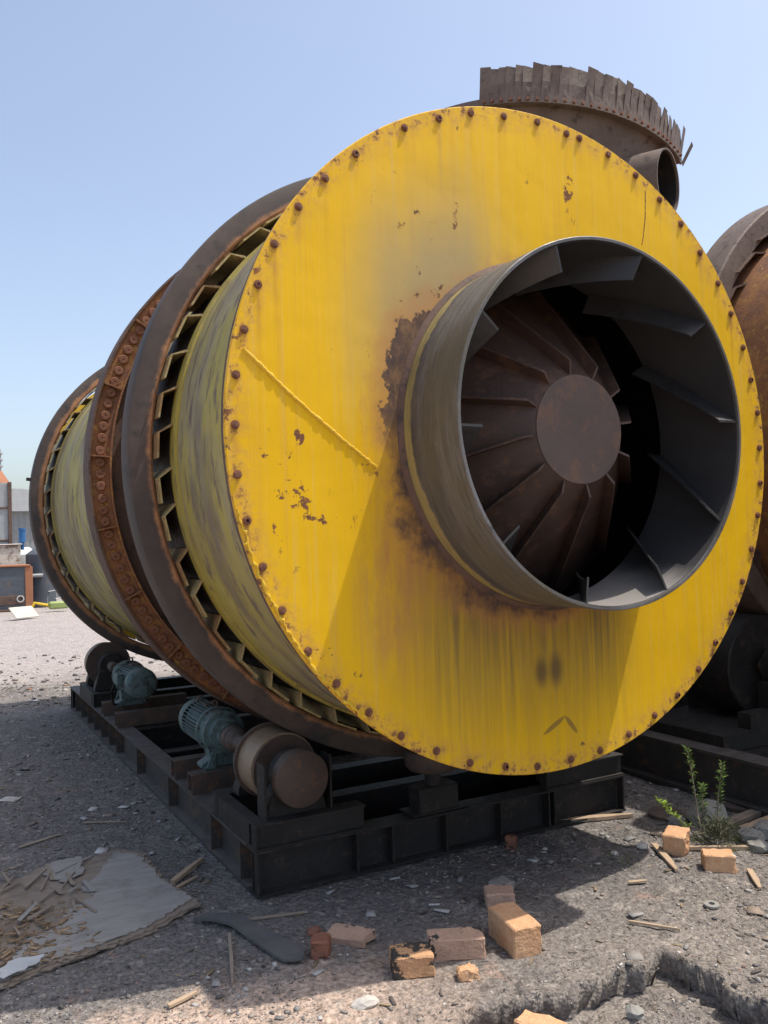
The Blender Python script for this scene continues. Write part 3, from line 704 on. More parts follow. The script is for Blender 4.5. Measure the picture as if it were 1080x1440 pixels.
tr = thing('thrust_roller', (-.12, .875, .2105), 'flat lying thrust roller on its block under the middle of the yellow plate', 'thrust roller')
mb = MB(); mb.lathe([(.05, -.05), (.13, -.05), (.148, -.03), (.152, .03), (.14, .05), (.05, .05)], 40, (0, 0), Matrix.Rotation(PI/2, 4, 'X')); obj('wheel', mb.mesh('wheel', M['brown_iron'], 40), tr, T((-.12, .872, .475)))
mb = MB(); mb.cyl((0, 0, -.2), (0, 0, .09), .045, n=20); obj('pin', mb.mesh('pin', M['black'], 40), tr, T((-.12, .872, .475)))
mb = MB(); mb.box((0, 0, .065), (.24, .12, .13)); mb.box((0, 0, .005), (.34, .16, .01)); obj('block', mb.mesh('block', M['black'], None, .01), tr, T((-.12, .872, .2105)))

# ================================================================== TEAL GEAR MOTORS
def motor(x, yfan, z, sgn, zb, label, coup_end):
    """axis along Y: fan end at yfan, shaft end towards sgn*Y"""
    t = thing('gear_motor', (x, yfan+sgn*.35, zb), label, 'motor', 'teal gear motors on the dryer base')
    h0 = (z-zb)/.84
    M0 = T((x, yfan, z)) @ (Matrix.Identity(4) if sgn > 0 else Matrix.Rotation(PI, 4, 'Z')) @ Matrix.Diagonal((.84, 1, .84, 1))
    mb = MB(); mb.lathe([(.001, .012), (.001, 0), (.112, 0), (.135, .012), (.146, .035), (.146, .115), (.138, .115), (.138, .04), (.10, .012)], 40)
    fc = obj('fan_cover', mb.mesh('fan_cover', M['teal'], 40), t, M0)
    mb = MB(); mb.lathe([(.001, .1151), (.122, .1151), (.122, .46), (.001, .46)], 40)
    body = obj('motor_body', mb.mesh('motor_body', M['teal'], 40), t, M0)
    fin = MB().box((.133, .285, 0), (.028, .325, .005)).mesh('cooling_fin', M['teal'])
    for k in range(34):
        obj('cooling_fin', fin, body, M0 @ rotY(2*PI*k/34))
    mb = MB(); mb.box((.0, .24, .155), (.11, .16, .05)) if False else mb.box((-.165, .26, .03), (.06, .14, .11)); obj('terminal_box', mb.mesh('terminal_box', M['teal'], None, .008), t, M0)
    mb = MB(); mb.lathe([(.001, .4605), (.150, .4605), (.163, .466), (.163, .488), (.145, .492), (.138, .53), (.138, .575), (.150, .579), (.150, .60), (.118, .604), (.110, .64), (.075, .648), (.070, .69), (.001, .69)], 40)
    obj('gearbox', mb.mesh('gearbox', M['teal'], 40), t, M0)
    fbm_ = MB()
    for k in range(8):
        a = 2*PI*k/8+.2; fbm_.cyl((.152*math.cos(a), .45, .152*math.sin(a)), (.152*math.cos(a), .498, .152*math.sin(a)), .009, n=6)
    tag(obj('flange_bolts', fbm_.mesh('flange_bolts', M['dark_steel']), t, M0), kind='stuff')
    cb = MB().tube([(-.19, .30, -.02), (-.22, .32, -.10), (-.20, .36, -.20), (-.17, .42, -h0+.03), (-.10, .50, -h0+.012), (0, .53, -h0+.012)], .012, 8)
    obj('cable', cb.mesh('cable', M['black'], 60), t, M0)
    mb = MB(); mb.box((.0, .29, .150), (.07, .10, .012)); obj('nameplate', mb.mesh('nameplate', M['brown_iron']), t, M0)
    h = h0
    mb = MB(); mb.prism([(-.15, -h), (.15, -h), (.15, -h+.025), (.09, -h+.06), (.11, 0), (-.11, 0), (-.09, -h+.06), (-.15, -h+.025)], .10, T((0, .55, 0)) @ Matrix.Rotation(PI/2, 4, 'X'))
    mb.prism([(-.15, -h), (-.15, -h+.02), (-.13, -h+.02), (-.06, -.05), (-.06, -h)], .012, T((0, .60, 0)) @ Matrix.Rotation(PI/2, 4, 'X'))
    mb.prism([(.15, -h), (.15, -h+.02), (.13, -h+.02), (.06, -.05), (.06, -h)], .012, T((0, .60, 0)) @ Matrix.Rotation(PI/2, 4, 'X'))
    obj('foot', mb.mesh('foot', M['teal'], None, .004), t, M0)
    mb = MB()
    for yy in (.13, .43): mb.lathe([(.012, -.006), (.024, -.006), (.024, .006), (.012, .006)], 14, (0, .178 if yy > .2 else .160), T((0, yy, 0)))
    obj('lifting_eye', mb.mesh('lifting_eye', M['dark_steel'], 40), t, M0)
    L = abs(coup_end-yfan)
    mb = MB(); mb.lathe([(.001, .69), (.03, .69), (.03, L), (.001, L)], 20); mb.lathe([(.03, .74), (.082, .74), (.082, .80), (.06, .805), (.03, .805)], 28)
    mb.lathe([(.03, .815), (.082, .815), (.082, .835), (.06, .875), (.03, .90)], 28)
    for k in range(6):
        a = 2*PI*k/6; mb.cyl((.066*math.cos(a), .725, .066*math.sin(a)), (.066*math.cos(a), .85, .066*math.sin(a)), .010, n=6)
    mb.lathe([(.03, L-.12), (.055, L-.12), (.055, L), (.03, L)], 20)
    obj('coupling', mb.mesh('coupling', M['brown_iron'], 35), t, M0)
    return t
motor(-.93, 2.50, .53, -1, .3265, 'teal finned gear motor coupled to the nearest flanged roller', 1.49)
motor(-.965, 3.86, .56, 1, .3265, 'teal gear motor seen from its round fan end, farther along the base', 5.07)

# ================================================================== SECOND, RUSTY DRYER AT THE RIGHT
X2, H2, R2o = 3.85, 2.42, 1.80
d2 = thing('rusty_dryer', (X2, 1, .5), 'rusty brown dryer drum at the right edge beyond the yellow plate', 'rotary dryer')
def lathe2(name, prof, m, parent=d2, n=160): 
    mb = MB(); mb.lathe(prof, n, (X2, H2)); return obj(name, mb.mesh(name, m, 30), parent)
lathe2('shell', [(1.58, -2.6), (1.58, 4.6), (1.56, 4.6), (1.56, -2.6)], M['rust'])
lathe2('rear_plate', [(.02, 4.6005), (.02, 4.62), (1.66, 4.62), (1.66, 4.6005)], M['rust_dark'])
lathe2('front_plate', [(.02, -2.6205), (.02, -2.6005), (1.66, -2.6005), (1.66, -2.6205)], M['rust_dark'])
rr2 = lathe2('riding_ring', [(1.655, .92), (1.79, .92), (R2o, .935), (R2o, 1.185), (1.79, 1.20), (1.655, 1.20)], M['hood'])
br = MB()
vs = []
for y in (.89, 1.3):
    vs += [(1.582, y, 0), (1.65, y, .10), (1.65, y, .34), (1.641, y, .34), (1.641, y, .105), (1.573, y, .012)]
br.add(vs, [tuple(range(6))[::-1], tuple(range(6, 12))]+[(i, (i+1) % 6, 6+(i+1) % 6, 6+i) for i in range(6)])
brm = br.mesh('bracket', M['rust_dark'])
for k in range(30): obj('bracket', brm, rr2, T((X2, 0, H2)) @ rotY(2*PI*k/30))
g2 = lathe2('gear_ring', [(1.66, -.05), (1.80, -.05), (1.80, .02), (1.66, .02)], M['rust'])
lathe2('web', [(1.582, -.02), (1.659, -.02), (1.659, 0), (1.582, 0)], M['rust_dark'], g2)
hm = head_me
for k in range(72): obj('bolt', hm, g2, T((X2+1.73*math.cos(2*PI*k/72), -.0505, H2+1.73*math.sin(2*PI*k/72))))
base2 = thing('skid_frame', (X2, .5, 0), 'dark steel beam frame below the rusty dryer at the right edge', 'skid frame')
for s in (-1, 1):
    mb = MB(); mb.box((X2+s*2.06, .15, .15), (.02, 3.2, .24)); mb.box((X2+s*2.06, .15, .2805), (.16, 3.2, .02)); mb.box((X2+s*2.06, .15, .014), (.16, 3.2, .028))
    obj('side_beam', mb.mesh('side_beam', M['dark_steel']), base2)
for y in (-1.4, .6, 1.6):
    mb = MB(); mb.box((X2, y, .13), (3.94, .14, .24)); obj('cross_beam', mb.mesh('cross_beam', M['black']), base2)
mb = MB(); mb.box((X2-1.55, 1.05, .31), (.9, .8, .1)); mb.box((X2-1.60, .72, .40), (.24, .1, .12)); obj('pedestal', mb.mesh('pedestal', M['black']), base2)
mb = MB(); mb.box((X2-1.75, 1.62, .5), (.5, .12, .7)); mb.box((X2-1.4, 1.75, .6), (.3, .3, .9)); mb.box((X2-1.85, 1.7, .88), (.6, .4, .03)); obj('bearing_stand', mb.mesh('bearing_stand', M['black']), base2)
def roller2(x, label):
    t = thing('support_roller', (x, 1.06, .36), label, 'support roller')
    mb = MB(); mb.lathe([(.06, -.16), (.335, -.16), (.345, -.15), (.345, .15), (.335, .16), (.06, .16)], 56); obj('wheel', mb.mesh('wheel', M['black'], 30), t, T((x, 1.06, .70)))
    mb = MB(); mb.lathe([(.001, -.4), (.055, -.4), (.055, .4), (.001, .4)], 20); obj('shaft', mb.mesh('shaft', M['brown_iron'], 40), t, T((x, 1.06, .70)))
    for s in (-1, 1):
        mb = MB(); mb.lathe([(.056, s*.3-.06), (.14, s*.3-.06), (.14, s*.3+.06), (.056, s*.3+.06)], 24); mb.box((0, s*.3, -.21), (.36, .1, .26))
        obj('bearing_housing', mb.mesh('bearing_housing', M['black'], 30), t, T((x, 1.06, .70)))
roller2(X2-1.28, 'big black roller under the rusty dryer at the right edge')

# ================================================================== FINNED HOOD BEHIND THE YELLOW PLATE
HC = Vector((2.3, 3.0, 4.7)); nrm = Vector((math.sin(.15), math.sin(.05), 1)).normalized()
hq = Vector((0, 0, 1)).rotation_difference(nrm).to_matrix().to_4x4(); HM = T(HC) @ hq
hood = thing('seal_hood', (2.3, 3, 3.95), 'brown hood edged with a fringe of upright sheet fins above the yellow plate', 'hood')
toZ = Matrix.Rotation(PI/2, 4, 'X')                        # lathe about local Z
def lathez(name, prof, m, n=96, a0=0, a1=2*PI, parent=hood):
    mb = MB(); mb.lathe(prof, n, (0, 0), toZ, a0, a1); return obj(name, mb.mesh(name, m, 30), parent, HM)
# after the turn local +Y of the profile points to +Z and angles run clockwise
lathez('wall', [(1.335, -.02), (1.12, -.62), (1.10, -.62), (1.318, -.02)], M['hood'], 96, R_(66), R_(300))
rim = lathez('rim_angle', [(1.30, -.02), (1.385, -.02), (1.385, -.008), (1.312, -.008), (1.312, .05), (1.30, .05)], M['hood'], 96, R_(60), R_(301))
lathez('clamp_band', [(1.386, -.03), (1.40, -.03), (1.40, .03), (1.386, .03)], M['hood'], 96, R_(60), R_(301))
random.seed(21)
def hp(r, deg, z): a = R_(deg); return Vector((r*math.cos(a), r*math.sin(a), z))
d = 219.5; k = 0
while d < 294:
    wd = random.uniform(2.3, 3.0); h = .265+random.uniform(-.010, .010)-.0022*max(0, d-262); lean = random.uniform(-.01, .02); tw = random.uniform(.004, .014)
    a, b = d, d+wd*1.32; sk = random.uniform(-.3, .4)+max(0, d-268)*.02
    f0 = hp(1.403, a, -.03); f1 = hp(1.409, b, -.03); m0 = hp(1.405+tw, a+sk*.4, h*.5); m1 = hp(1.412-tw*.5, b+sk*.4, h*.5)
    t0 = hp(1.405+lean+tw*1.4, a+sk, h+random.uniform(-.012, .012)); t1 = hp(1.41+lean-tw*.6, b+sk, h+random.uniform(-.012, .012))
    vs = []; 
    for q in (f0, f1, m1, t1, t0, m0): vs.append(q)
    for q in (f0, f1, m1, t1, t0, m0): o_ = Vector((q.x, q.y, 0)).normalized()*.004; vs.append(q-o_)
    fs = [(0, 1, 2, 5), (5, 2, 3, 4), (7, 6, 11, 8), (8, 11, 10, 9)]+[(i, 6+i, 6+(i+1) % 6, (i+1) % 6) for i in range(6)]
    obj('fin', MB().add(vs, fs).mesh('fin', M['hood']), hood, HM)
    bmm = MB().cyl((0, 0, 0), hp(.018, (a+b)/2, 0), .013, n=6).mesh('fin_bolt', M['rust_bolt'])
    obj('fin_bolt', bmm, hood, HM @ T(hp(1.412, (a+b)/2, -.012)))
    d += wd; k += 1
for (dg, ln, out, sk) in ((296, .26, .03, 1.0), (299.5, .17, .07, 3)):
    vs = []
    for q in (hp(1.40, dg, -.02), hp(1.40, dg+2.6, -.02), hp(1.40+out, dg+2.6+sk*.5, ln), hp(1.40+out, dg+sk*.5, ln)): vs.append(q)
    vs += [q+Vector((.004, .004, .002)) for q in vs]
    obj('bent_fin', MB().add(vs, [(0, 1, 2, 3), (7, 6, 5, 4), (0, 4, 5, 1), (1, 5, 6, 2), (2, 6, 7, 3), (3, 7, 4, 0)]).mesh('bent_fin', M['hood']), hood, HM)
mb = MB(); a = R_(288); mb.box((0, 0, -.33), (.05, .05, .62), Matrix.Rotation(a, 4, 'Z') @ T((1.37, 0, 0)) @ Matrix.Rotation(.33, 4, 'Y')); obj('rib', mb.mesh('rib', M['hood']), hood, HM)
mb = MB(); a = R_(297); mb.box((0, 0, -.12), (.04, .30, .04), Matrix.Rotation(a, 4, 'Z') @ T((1.33, 0, 0))); obj('strut', mb.mesh('strut', M['hood']), hood, HM)
for (a_, b_) in (((1.42, 2.6, 4.20), (1.25, 2.6, 2.80)), ((1.42, 3.6, 4.20), (1.25, 3.6, 2.80)), ((3.0, 3.5, 4.0), (3.05, 3.5, 3.76))):
    obj('prop', MB().cyl(a_, b_, .045, n=12).mesh('prop', M['hood'], 40), hood)
# open pipe stub
pd_ = Vector((.40, -.91, -.06)).normalized(); pc = Vector((2.52, 1.50, 4.29)); ps = pc-pd_*1.0
q = (pd_).to_track_quat('Y', 'Z').to_matrix().to_4x4()
mb = MB(); mb.lathe([(.232, -.9), (.245, -.9), (.245, 0), (.232, 0)], 48); obj('pipe_stub', mb.mesh('pipe_stub', M['hood'], 30), hood, T(pc) @ q)
mb = MB(); mb.lathe([(.001, -.7), (.001, -.69), (.229, -.69), (.229, -.02), (.2315, -.02), (.2315, -.7)], 48); obj('pipe_back', mb.mesh('pipe_back', M['black'], 30), hood, T(pc) @ q)

# ================================================================== YARD BEHIND, FAR LEFT
def bgx(px, y=24.): return -.42+px*.0195+(y-24)*.035       # metres right of the far sight line
def far_thing(name, x, y, label, cat): return thing(name, (x, y, 0), label, cat)
def boxpart(name, c, d, m, parent, bevel=.01):
    return obj(name, MB().box(c, d).mesh(name, M[m], None, bevel), parent)
t = far_thing('storage_tank', -.2, 23.4, 'blue black box tank streaked with rust, standing far left', 'tank')
boxpart('tank_body', (-1.15, 23.4, .62), (2.55, 1.2, 1.20), 'tank_dark', t)
boxpart('corner_angle', (.13, 22.81, .62), (.20, .06, 1.2), 'tank_rust', t)
boxpart('top_rim', (-1.15, 23.4, 1.25), (2.65, 1.3, .05), 'tank_rust', t)
boxpart('base_rail', (-1.15, 23.4, .02), (2.6, 1.3, .06), 'rust_dark', t)
boxpart('rail', (-.45, 22.78, .30), (.9, .03, .25), 'rust_dark', t)
mb = MB(); mb.lathe([(.07, -.02), (.1, -.02), (.1, .02), (.07, .02)], 16); obj('lifting_ring', mb.mesh('lifting_ring', M['white_paint']), t, T((-.10, 22.75, .33)))
t = far_thing('peeling_tank', -.6, 24.4, 'white box tank with peeling paint above the dark tank', 'tank')
boxpart('tank_body', (-1.1, 24.6, 1.0), (2.3, 1.0, 1.7), 'peeled', t); boxpart('lid', (-1.1, 24.6, 1.865), (2.4, 1.1, .03), 'white_paint', t)
t = far_thing('dark_vessel', .55, 24.2, 'dark upright cylinder vessel with a grey pipe stub, right of the dark tank', 'vessel')
mb = MB(); mb.cyl((.62, 24.3, 0), (.62, 24.3, 1.55), .42, n=28); mb.cyl((.62, 24.3, 1.55), (.62, 24.3, 1.72), .42, .2, 28); obj('vessel_body', mb.mesh('vessel_body', M['tank_dark'], 40), t)
mb = MB(); mb.cyl((.22, 23.85, .93), (.62, 23.85, .93), .055, n=14); obj('pipe_stub', mb.mesh('pipe_stub', M['grey_sheet'], 40), t)
mb = MB(); mb.cyl((.19, 23.85, .93), (.24, 23.85, .93), .11, n=14); obj('pipe_flange', mb.mesh('pipe_flange', M['tank_rust'], 40), t)
t = far_thing('white_vessel', .25, 25.2, 'white round tank behind the dark vessel', 'tank')
mb = MB(); mb.cyl((.2, 25.6, 0), (.2, 25.6, 1.55), .5, n=28); mb.cyl((.2, 25.6, 1.55), (.2, 25.6, 1.78), .5, .25, 28); obj('tank_body', mb.mesh('tank_body', M['white_paint'], 40), t)
t = far_thing('corrugated_shed', .2, 28, 'grey corrugated metal shed with a pale rounded roof, far left', 'shed')
mb = MB()
for i in range(40): mb.box((-1.6+.085*i, 28+.012*(i % 2), 1.5), (.085, .03, 3.0))
obj('wall', mb.mesh('wall', M['grey_sheet']), t)
boxpart('side_wall', (1.82, 29.5, 1.5), (.04, 3, 3.0), 'grey_sheet', t)
mb = MB(); mb.lathe([(.02, 0), (1.9, 0), (1.9, 3.3), (.02, 3.3)], 32, (0, 0), None, 0, PI); obj('roof', mb.mesh('roof', M['white_paint'], 40), t, T((.1, 27.8, 3.0)) @ Matrix.Diagonal((1, 1, .40, 1)))
t = far_thing('steel_tower', -.6, 25.5, 'grey panelled tower with an orange cone top, far left edge', 'tower')
boxpart('shaft', (-.70, 26, 1.9), (1.1, 1.0, 3.75), 'grey_sheet', t)
boxpart('corner_post', (-.105, 25.48, 1.9), (.11, .08, 3.8), 'rust_dark', t)
for zz in (1.0, 2.0, 3.0): boxpart('band', (-.70, 25.48, zz), (1.12, .03, .06), 'rust_dark', t)
mb = MB(); mb.cyl((-.58, 26, 3.78), (-.58, 26, 4.18), .55, .3, 24); obj('cone_top', mb.mesh('cone_top', M['tank_rust'], 40), t)
mb = MB(); mb.cyl((-.46, 26, 4.15), (-.46, 26, 4.85), .17, n=16)
for zz in (4.3, 4.5, 4.7): mb.cyl((-.46, 26, zz), (-.46, 26, zz+.05), .22, n=16)
obj('stack', mb.mesh('stack', M['grey_sheet'], 40), t)
t = far_thing('blue_motor', .12, 24.1, 'small bright blue motor standing on the far tanks', 'motor')
mb = MB(); mb.cyl((.13, 24.4, 1.92), (.13, 24.4, 2.28), .095, n=18); obj('motor_body', mb.mesh('motor_body', M['blue'], 40), t)
mb = MB(); mb.cyl((.13, 24.4, 2.28), (.13, 24.4, 2.34), .11, n=18); mb.cyl((.13, 24.4, 1.70), (.13, 24.4, 1.92), .05, n=12); obj('motor_cap', mb.mesh('motor_cap', M['blue'], 40), t)
t = far_thing('wire_frame', .75, 22.6, 'grey tubular frame standing before the dark vessel', 'frame')
mb = MB(); mb.tube([(.55, 22.6, 0), (.62, 22.6, .5), (.95, 22.6, .55), (1.0, 22.6, 0)], .018, 6); mb.tube([(.75, 22.4, 0), (.78, 22.4, .3), (1.1, 22.4, .32)], .02, 6); obj('tube', mb.mesh('tube', M['white_paint'], 40), t)
t = far_thing('lime_machine_arm', .6, 21.8, 'lime green and yellow machine piece lying far left', 'machine part')
mb = MB(); mb.box((.75, 21.7, .16), (.5, .25, .2)); obj('cover', mb.mesh('cover', M['lime'], None, .04), t)
mb = MB(); mb.tube([(.05, 21.7, .05), (.15, 21.7, .25), (.35, 21.7, .2), (.6, 21.7, .14)], .04, 8); obj('arm', mb.mesh('arm', M['yellow_plain'], 40), t)
mb = MB(); mb.box((0, 0, 0), (.62, .4, .02)); tag(obj('pale_board', mb.mesh('pale_board', M['board']), None, T((-.32, 19.6, .16)) @ Matrix.Rotation(.5, 4, 'Z') @ Matrix.Rotation(R_(38), 4, 'X')), 'pale board leaning on the ground far left', 'board')

# ================================================================== THINGS ON THE GROUND
def brick_mesh(name, m, d, seed, chip=.004, broken=0.):
    bm = bmesh.new(); bmesh.ops.create_cube(bm, size=1)
    bmesh.ops.scale(bm, vec=Vector(d), verts=bm.verts)
    bmesh.ops.bevel(bm, geom=list(bm.edges), offset=.006, segments=1, affect='EDGES')
    bmesh.ops.subdivide_edges(bm, edges=[e for e in bm.edges if e.calc_length() > .03], cuts=4, use_grid_fill=True)
    bmesh.ops.triangulate(bm, faces=[f for f in bm.faces if len(f.verts) > 4])
    o = Vector((seed*3.1, seed*7.7, seed))
    for v in bm.verts:
        n = mnoise.noise_vector(v.co*30+o)*chip+mnoise.noise_vector(v.co*90+o)*chip*.2
        e = sum(1 for i in range(3) if abs(v.co[i]) > d[i]/2-.008)
        v.co += n*(1.3 if e > 1 else .3)
        if broken and v.co.x > d[0]/2-.03: v.co.x -= broken*(.5+mnoise.noise(v.co*22+o))
    me = bpy.data.meshes.new(name); bm.to_mesh(me); bm.free(); me.materials.append(M[m]); return me
def put(name, me, x, y, rz, zoff, label, cat, rx=0, ry=0, group=None):
    o = obj(name, me, None, T((x, y, gz(x, y)+zoff)) @ Matrix.Rotation(rz, 4, 'Z') @ Matrix.Rotation(ry, 4, 'Y') @ Matrix.Rotation(rx, 4, 'X'))
    return tag(o, label, cat, group)
G = 'loose bricks on the ground'
def brick(x, y, rz, d, m, label, seed, broken=0, rx=0, ry=0, zoff=0, chip=.004):
    put('brick', brick_mesh('brick', m, d, seed, chip, broken), x, y, rz, d[2]/2-.004+zoff, label, 'brick', rx, ry, G)
brick(-.385, -.165, R_(80), (.24, .125, .122), 'brick', 'largest orange brick, standing high in the foreground, half in sun', 1)
brick(-.63, -.105, R_(-27), (.225, .11, .085), 'brick_dirty', 'long dusty brick with dark stains on its side, behind a mortared brick', 2)
brick(-.85, -.135, R_(-22), (.165, .12, .085), 'brick_pale', 'short pale brick with black mortar on its front face', 3, .01)
brick(-.21, .175, R_(-28), (.135, .11, .065), 'brick_dirty', 'small brick with dark mortared front, behind the largest brick', 4, .008)
brick(-.13, .265, R_(10), (.10, .09, .055), 'pale_stone', 'greyish broken brick piece touching the back of a small brick', 5, .02)
brick(-.685, -.285, R_(-10), (.10, .06, .045), 'brick', 'orange brick fragment lying in sun before the long dusty brick', 6, .03, chip=.01)
brick(-1.11, .145, R_(60), (.085, .075, .075), 'brick_red', 'reddish brick lump left of the mortared bricks', 7, .015, chip=.008)
brick(.905, .165, R_(-60), (.12, .13, .115), 'brick', 'orange half brick standing upright by the weed', 8, .02, .1)
brick(.90, -.10, R_(-38), (.15, .10, .085), 'brick', 'rounded orange brick lying in sun, rightmost in the foreground', 9, .01, chip=.006)
brick(1.95, 1.45, R_(-25), (.2, .12, .075), 'brick_red', 'dull red brick in the shade right of the base', 10)
brick(.25, .70, R_(40), (.06, .05, .07), 'brick_red', 'small reddish brick chip close to the front beam', 11, .02, chip=.008)
brick(-.665, -.68, R_(-60), (.16, .09, .075), 'brick', 'broken orange brick half sunk in the pit at the bottom edge', 12, .02, chip=.008, zoff=.0)

# flat broken slab with a brick corner
def jag(poly, seed, amp, n=6):
    random.seed(seed); out = []
    for i in range(len(poly)):
        a, b = Vector(poly[i]), Vector(poly[(i+1) % len(poly)]); L = (b-a).length; p = Vector((-(b-a).y, (b-a).x)).normalized()
        for j in range(n): out.append(a.lerp(b, (j+random.uniform(-.2, .2) if j else 0)/n)+p*random.uniform(-amp, amp)*(1 if j else .3))
    return out
def sheet_mesh(name, poly, th, m, warp=.006, seed=0, z0=0., grid=.05, follow=False):
    bm = bmesh.new(); vs = [bm.verts.new((p[0], p[1], 0)) for p in poly]; f = bm.faces.new(vs)
    bmesh.ops.triangulate(bm, faces=[f])
    for _ in range(2):
        bmesh.ops.subdivide_edges(bm, edges=[e for e in bm.edges if e.calc_length() > grid*2], cuts=1); bmesh.ops.triangulate(bm, faces=[g for g in bm.faces if len(g.verts) > 3])
    for v in bm.verts: v.co.z = z0+mnoise.noise(Vector((v.co.x*4, v.co.y*4, seed)))*warp+(gz(v.co.x, v.co.y)*.5 if follow else 0)
    r = bmesh.ops.extrude_face_region(bm, geom=list(bm.faces))
    bmesh.ops.translate(bm, vec=(0, 0, th), verts=[g for g in r['geom'] if isinstance(g, bmesh.types.BMVert)])
    bmesh.ops.recalc_face_normals(bm, faces=bm.faces)
    me = bpy.data.meshes.new(name); bm.to_mesh(me); bm.free(); me.materials.append(M[m] if isinstance(m, str) else m); return me
put('slab_fragment', sheet_mesh('slab_fragment', jag([(-.10, -.05), (.09, -.06), (.12, .03), (-.06, .06)], 2, .008), .03, 'brick_dirty'), -.965, .215, R_(-42), .004, 'flat brownish slab fragment lying beside the reddish brick lump', 'slab', .12)

# rotten plywood sheet at the lower left
ply = thing('plywood_sheet', (-1.85, 1.1, 0), 'rotten grey plywood sheet, torn and peeling, lying at lower left', 'plywood')
P0 = [(-1.39,.86),(-1.47,1.25),(-1.46,1.62),(-1.57,1.80),(-1.72,1.74),(-1.90,1.78),(-2.05,1.66),(-2.32,1.50),(-2.62,1.10),(-2.60,.70),(-2.42,.44),(-2.24,.52),(-2.05,.60),(-1.88,.63),(-1.65,.69)]
obj('veneer', sheet_mesh('veneer', jag(P0, 1, .016, 14), .006, 'ply_in', .004, 1, .004), ply)
P1 = [(p[0]*.985-.032, p[1]*.985+.012) for p in P0]
obj('veneer', sheet_mesh('veneer', jag(P1, 2, .018, 14), .006, 'ply_in', .004, 1, .012), ply)
P2 = [(-1.42,.90),(-1.49,1.26),(-1.50,1.56),(-1.60,1.74),(-1.66,1.60),(-1.74,1.42),(-1.84,1.30),(-1.80,1.18),(-1.93,1.08),(-1.98,.92),(-2.14,.86),(-2.20,.66),(-2.34,.58),(-2.23,.55),(-2.05,.63),(-1.88,.66),(-1.66,.72)]
obj('veneer', sheet_mesh('veneer', jag(P2, 3, .013, 15), .006, 'ply', .002, 1, .020), ply)
P3 = [(-1.78,1.74),(-1.90,1.74),(-1.98,1.60),(-1.90,1.42),(-1.80,1.50)]
obj('veneer', sheet_mesh('veneer', jag(P3, 4, .012, 12), .005, 'ply', .006, 5, .024), ply)
P4 = [(-2.24,.53),(-2.12,.585),(-2.08,.66),(-2.20,.66),(-2.26,.60)]
obj('veneer', sheet_mesh('veneer', jag(P4, 5, .008, 5), .004, 'white_paint', .012, 5, .034), ply)
random.seed(31)
for i in range(26):
    x = -2.35+random.uniform(0, .55); y = .95+random.uniform(0, .70)
    L = random.uniform(.06, .28); w = random.uniform(.006, .03)
    poly = [(-L/2, -w/2), (L/2*random.uniform(.7, 1), -w/2*random.uniform(.3, 1)), (L/2, w/2*random.uniform(0, .8)), (-L/2*random.uniform(.7, 1), w/2)]
    obj('splinter', MB().prism(poly, random.uniform(.003, .007)).mesh('splinter', M[random.choice(['ply', 'ply_in', 'wood_grey'])]), ply, T((x, y, .026+random.uniform(0, .012))) @ Matrix.Rotation(random.uniform(-.5, .9)+PI*.35, 4, 'Z') @ Matrix.Rotation(random.uniform(-.08, .05), 4, 'Y'))

# curved strip of dark belt
poly = []
c = [(-1.43, .71), (-1.36, .66), (-1.315, .56), (-1.29, .44), (-1.26, .30), (-1.225, .15)]
for i, p in enumerate(c):
    poly.append((p[0]+.035+.02*(i/5), p[1]+.01))
poly += [(-1.205, .10), (-1.245, .115)]
for i, p in reversed(list(enumerate(c))): poly.append((p[0]-.035-.012*(i/5), p[1]-.01))
me = sheet_mesh('belt_strip', poly, .012, 'belt', .02, 9, .012)
tag(obj('belt_strip', me), 'curved strip of dark rubber belt lying before the near base corner', 'belt')

def stick(x0, y0, x1, y1, w, h, m, label, seed, cat='stick', z=0.006, taper=.6):
    random.seed(seed); L = math.hypot(x1-x0, y1-y0)
    poly = [(0, -w/2), (L*.5, -w/2*random.uniform(.8, 1.2)), (L, -w/2*taper), (L*random.uniform(.97, 1), w/2*taper*.6), (L*.6, w/2), (L*.02, w/2*.8)]
    za, zb = gz(x0, y0), gz(x1, y1)
    o = obj('wood_stick' if cat == 'stick' else 'plank', MB().prism(poly, h).mesh('wood_stick', M[m], None, .001), None,
            T((x0, y0, za+z)) @ Matrix.Rotation(math.atan2(y1-y0, x1-x0), 4, 'Z') @ Matrix.Rotation(-math.atan2(zb-za, L), 4, 'Y'))
    tag(o, label, cat, 'loose wood on the ground')
stick(-1.37, .50, -1.49, .10, .016, .012, 'wood_grey', 'thin straight grey stick pointing toward the camera below the belt strip', 1)
stick(-1.74, .07, -1.62, .12, .02, .012, 'wood', 'short pale stick at the edge of the shadow, lower left', 2)
stick(-1.27, .60, -1.0, .53, .012, .01, 'wood_grey', 'dark thin stick between the belt strip and the front beam', 3)
stick(-1.44, 1.18, -1.22, 1.42, .03, .02, 'wood', 'reddish brown splinter beside the plywood and the side beam', 4)
stick(-1.47, 1.10, -1.30, 1.22, .014, .01, 'wood', 'pale thin splinter across the brown one beside the plywood', 5)
stick(.96, .16, 1.45, -.14, .022, .018, 'wood', 'long pale batten running off to the right behind the bricks', 6)
stick(.87, .29, .69, -.03, .035, .014, 'wood', 'broken wooden sliver left of the upright half brick', 7)
stick(.98, -.21, .85, -.37, .03, .012, 'wood', 'short orange wooden sliver at the right edge', 8)
stick(.13, -.28, .23, -.47, .012, .010, 'wood', 'thin wooden sliver lying alone in the sunlit gravel', 9)
stick(.42, .02, .50, -.02, .02, .01, 'wood', 'tiny orange wood chip in sunlit gravel', 10)
stick(1.28, .26, 1.95, .36, .07, .025, 'wood_grey', 'wide weathered plank at the right edge, behind the batten', 11, 'plank', .01, .9)
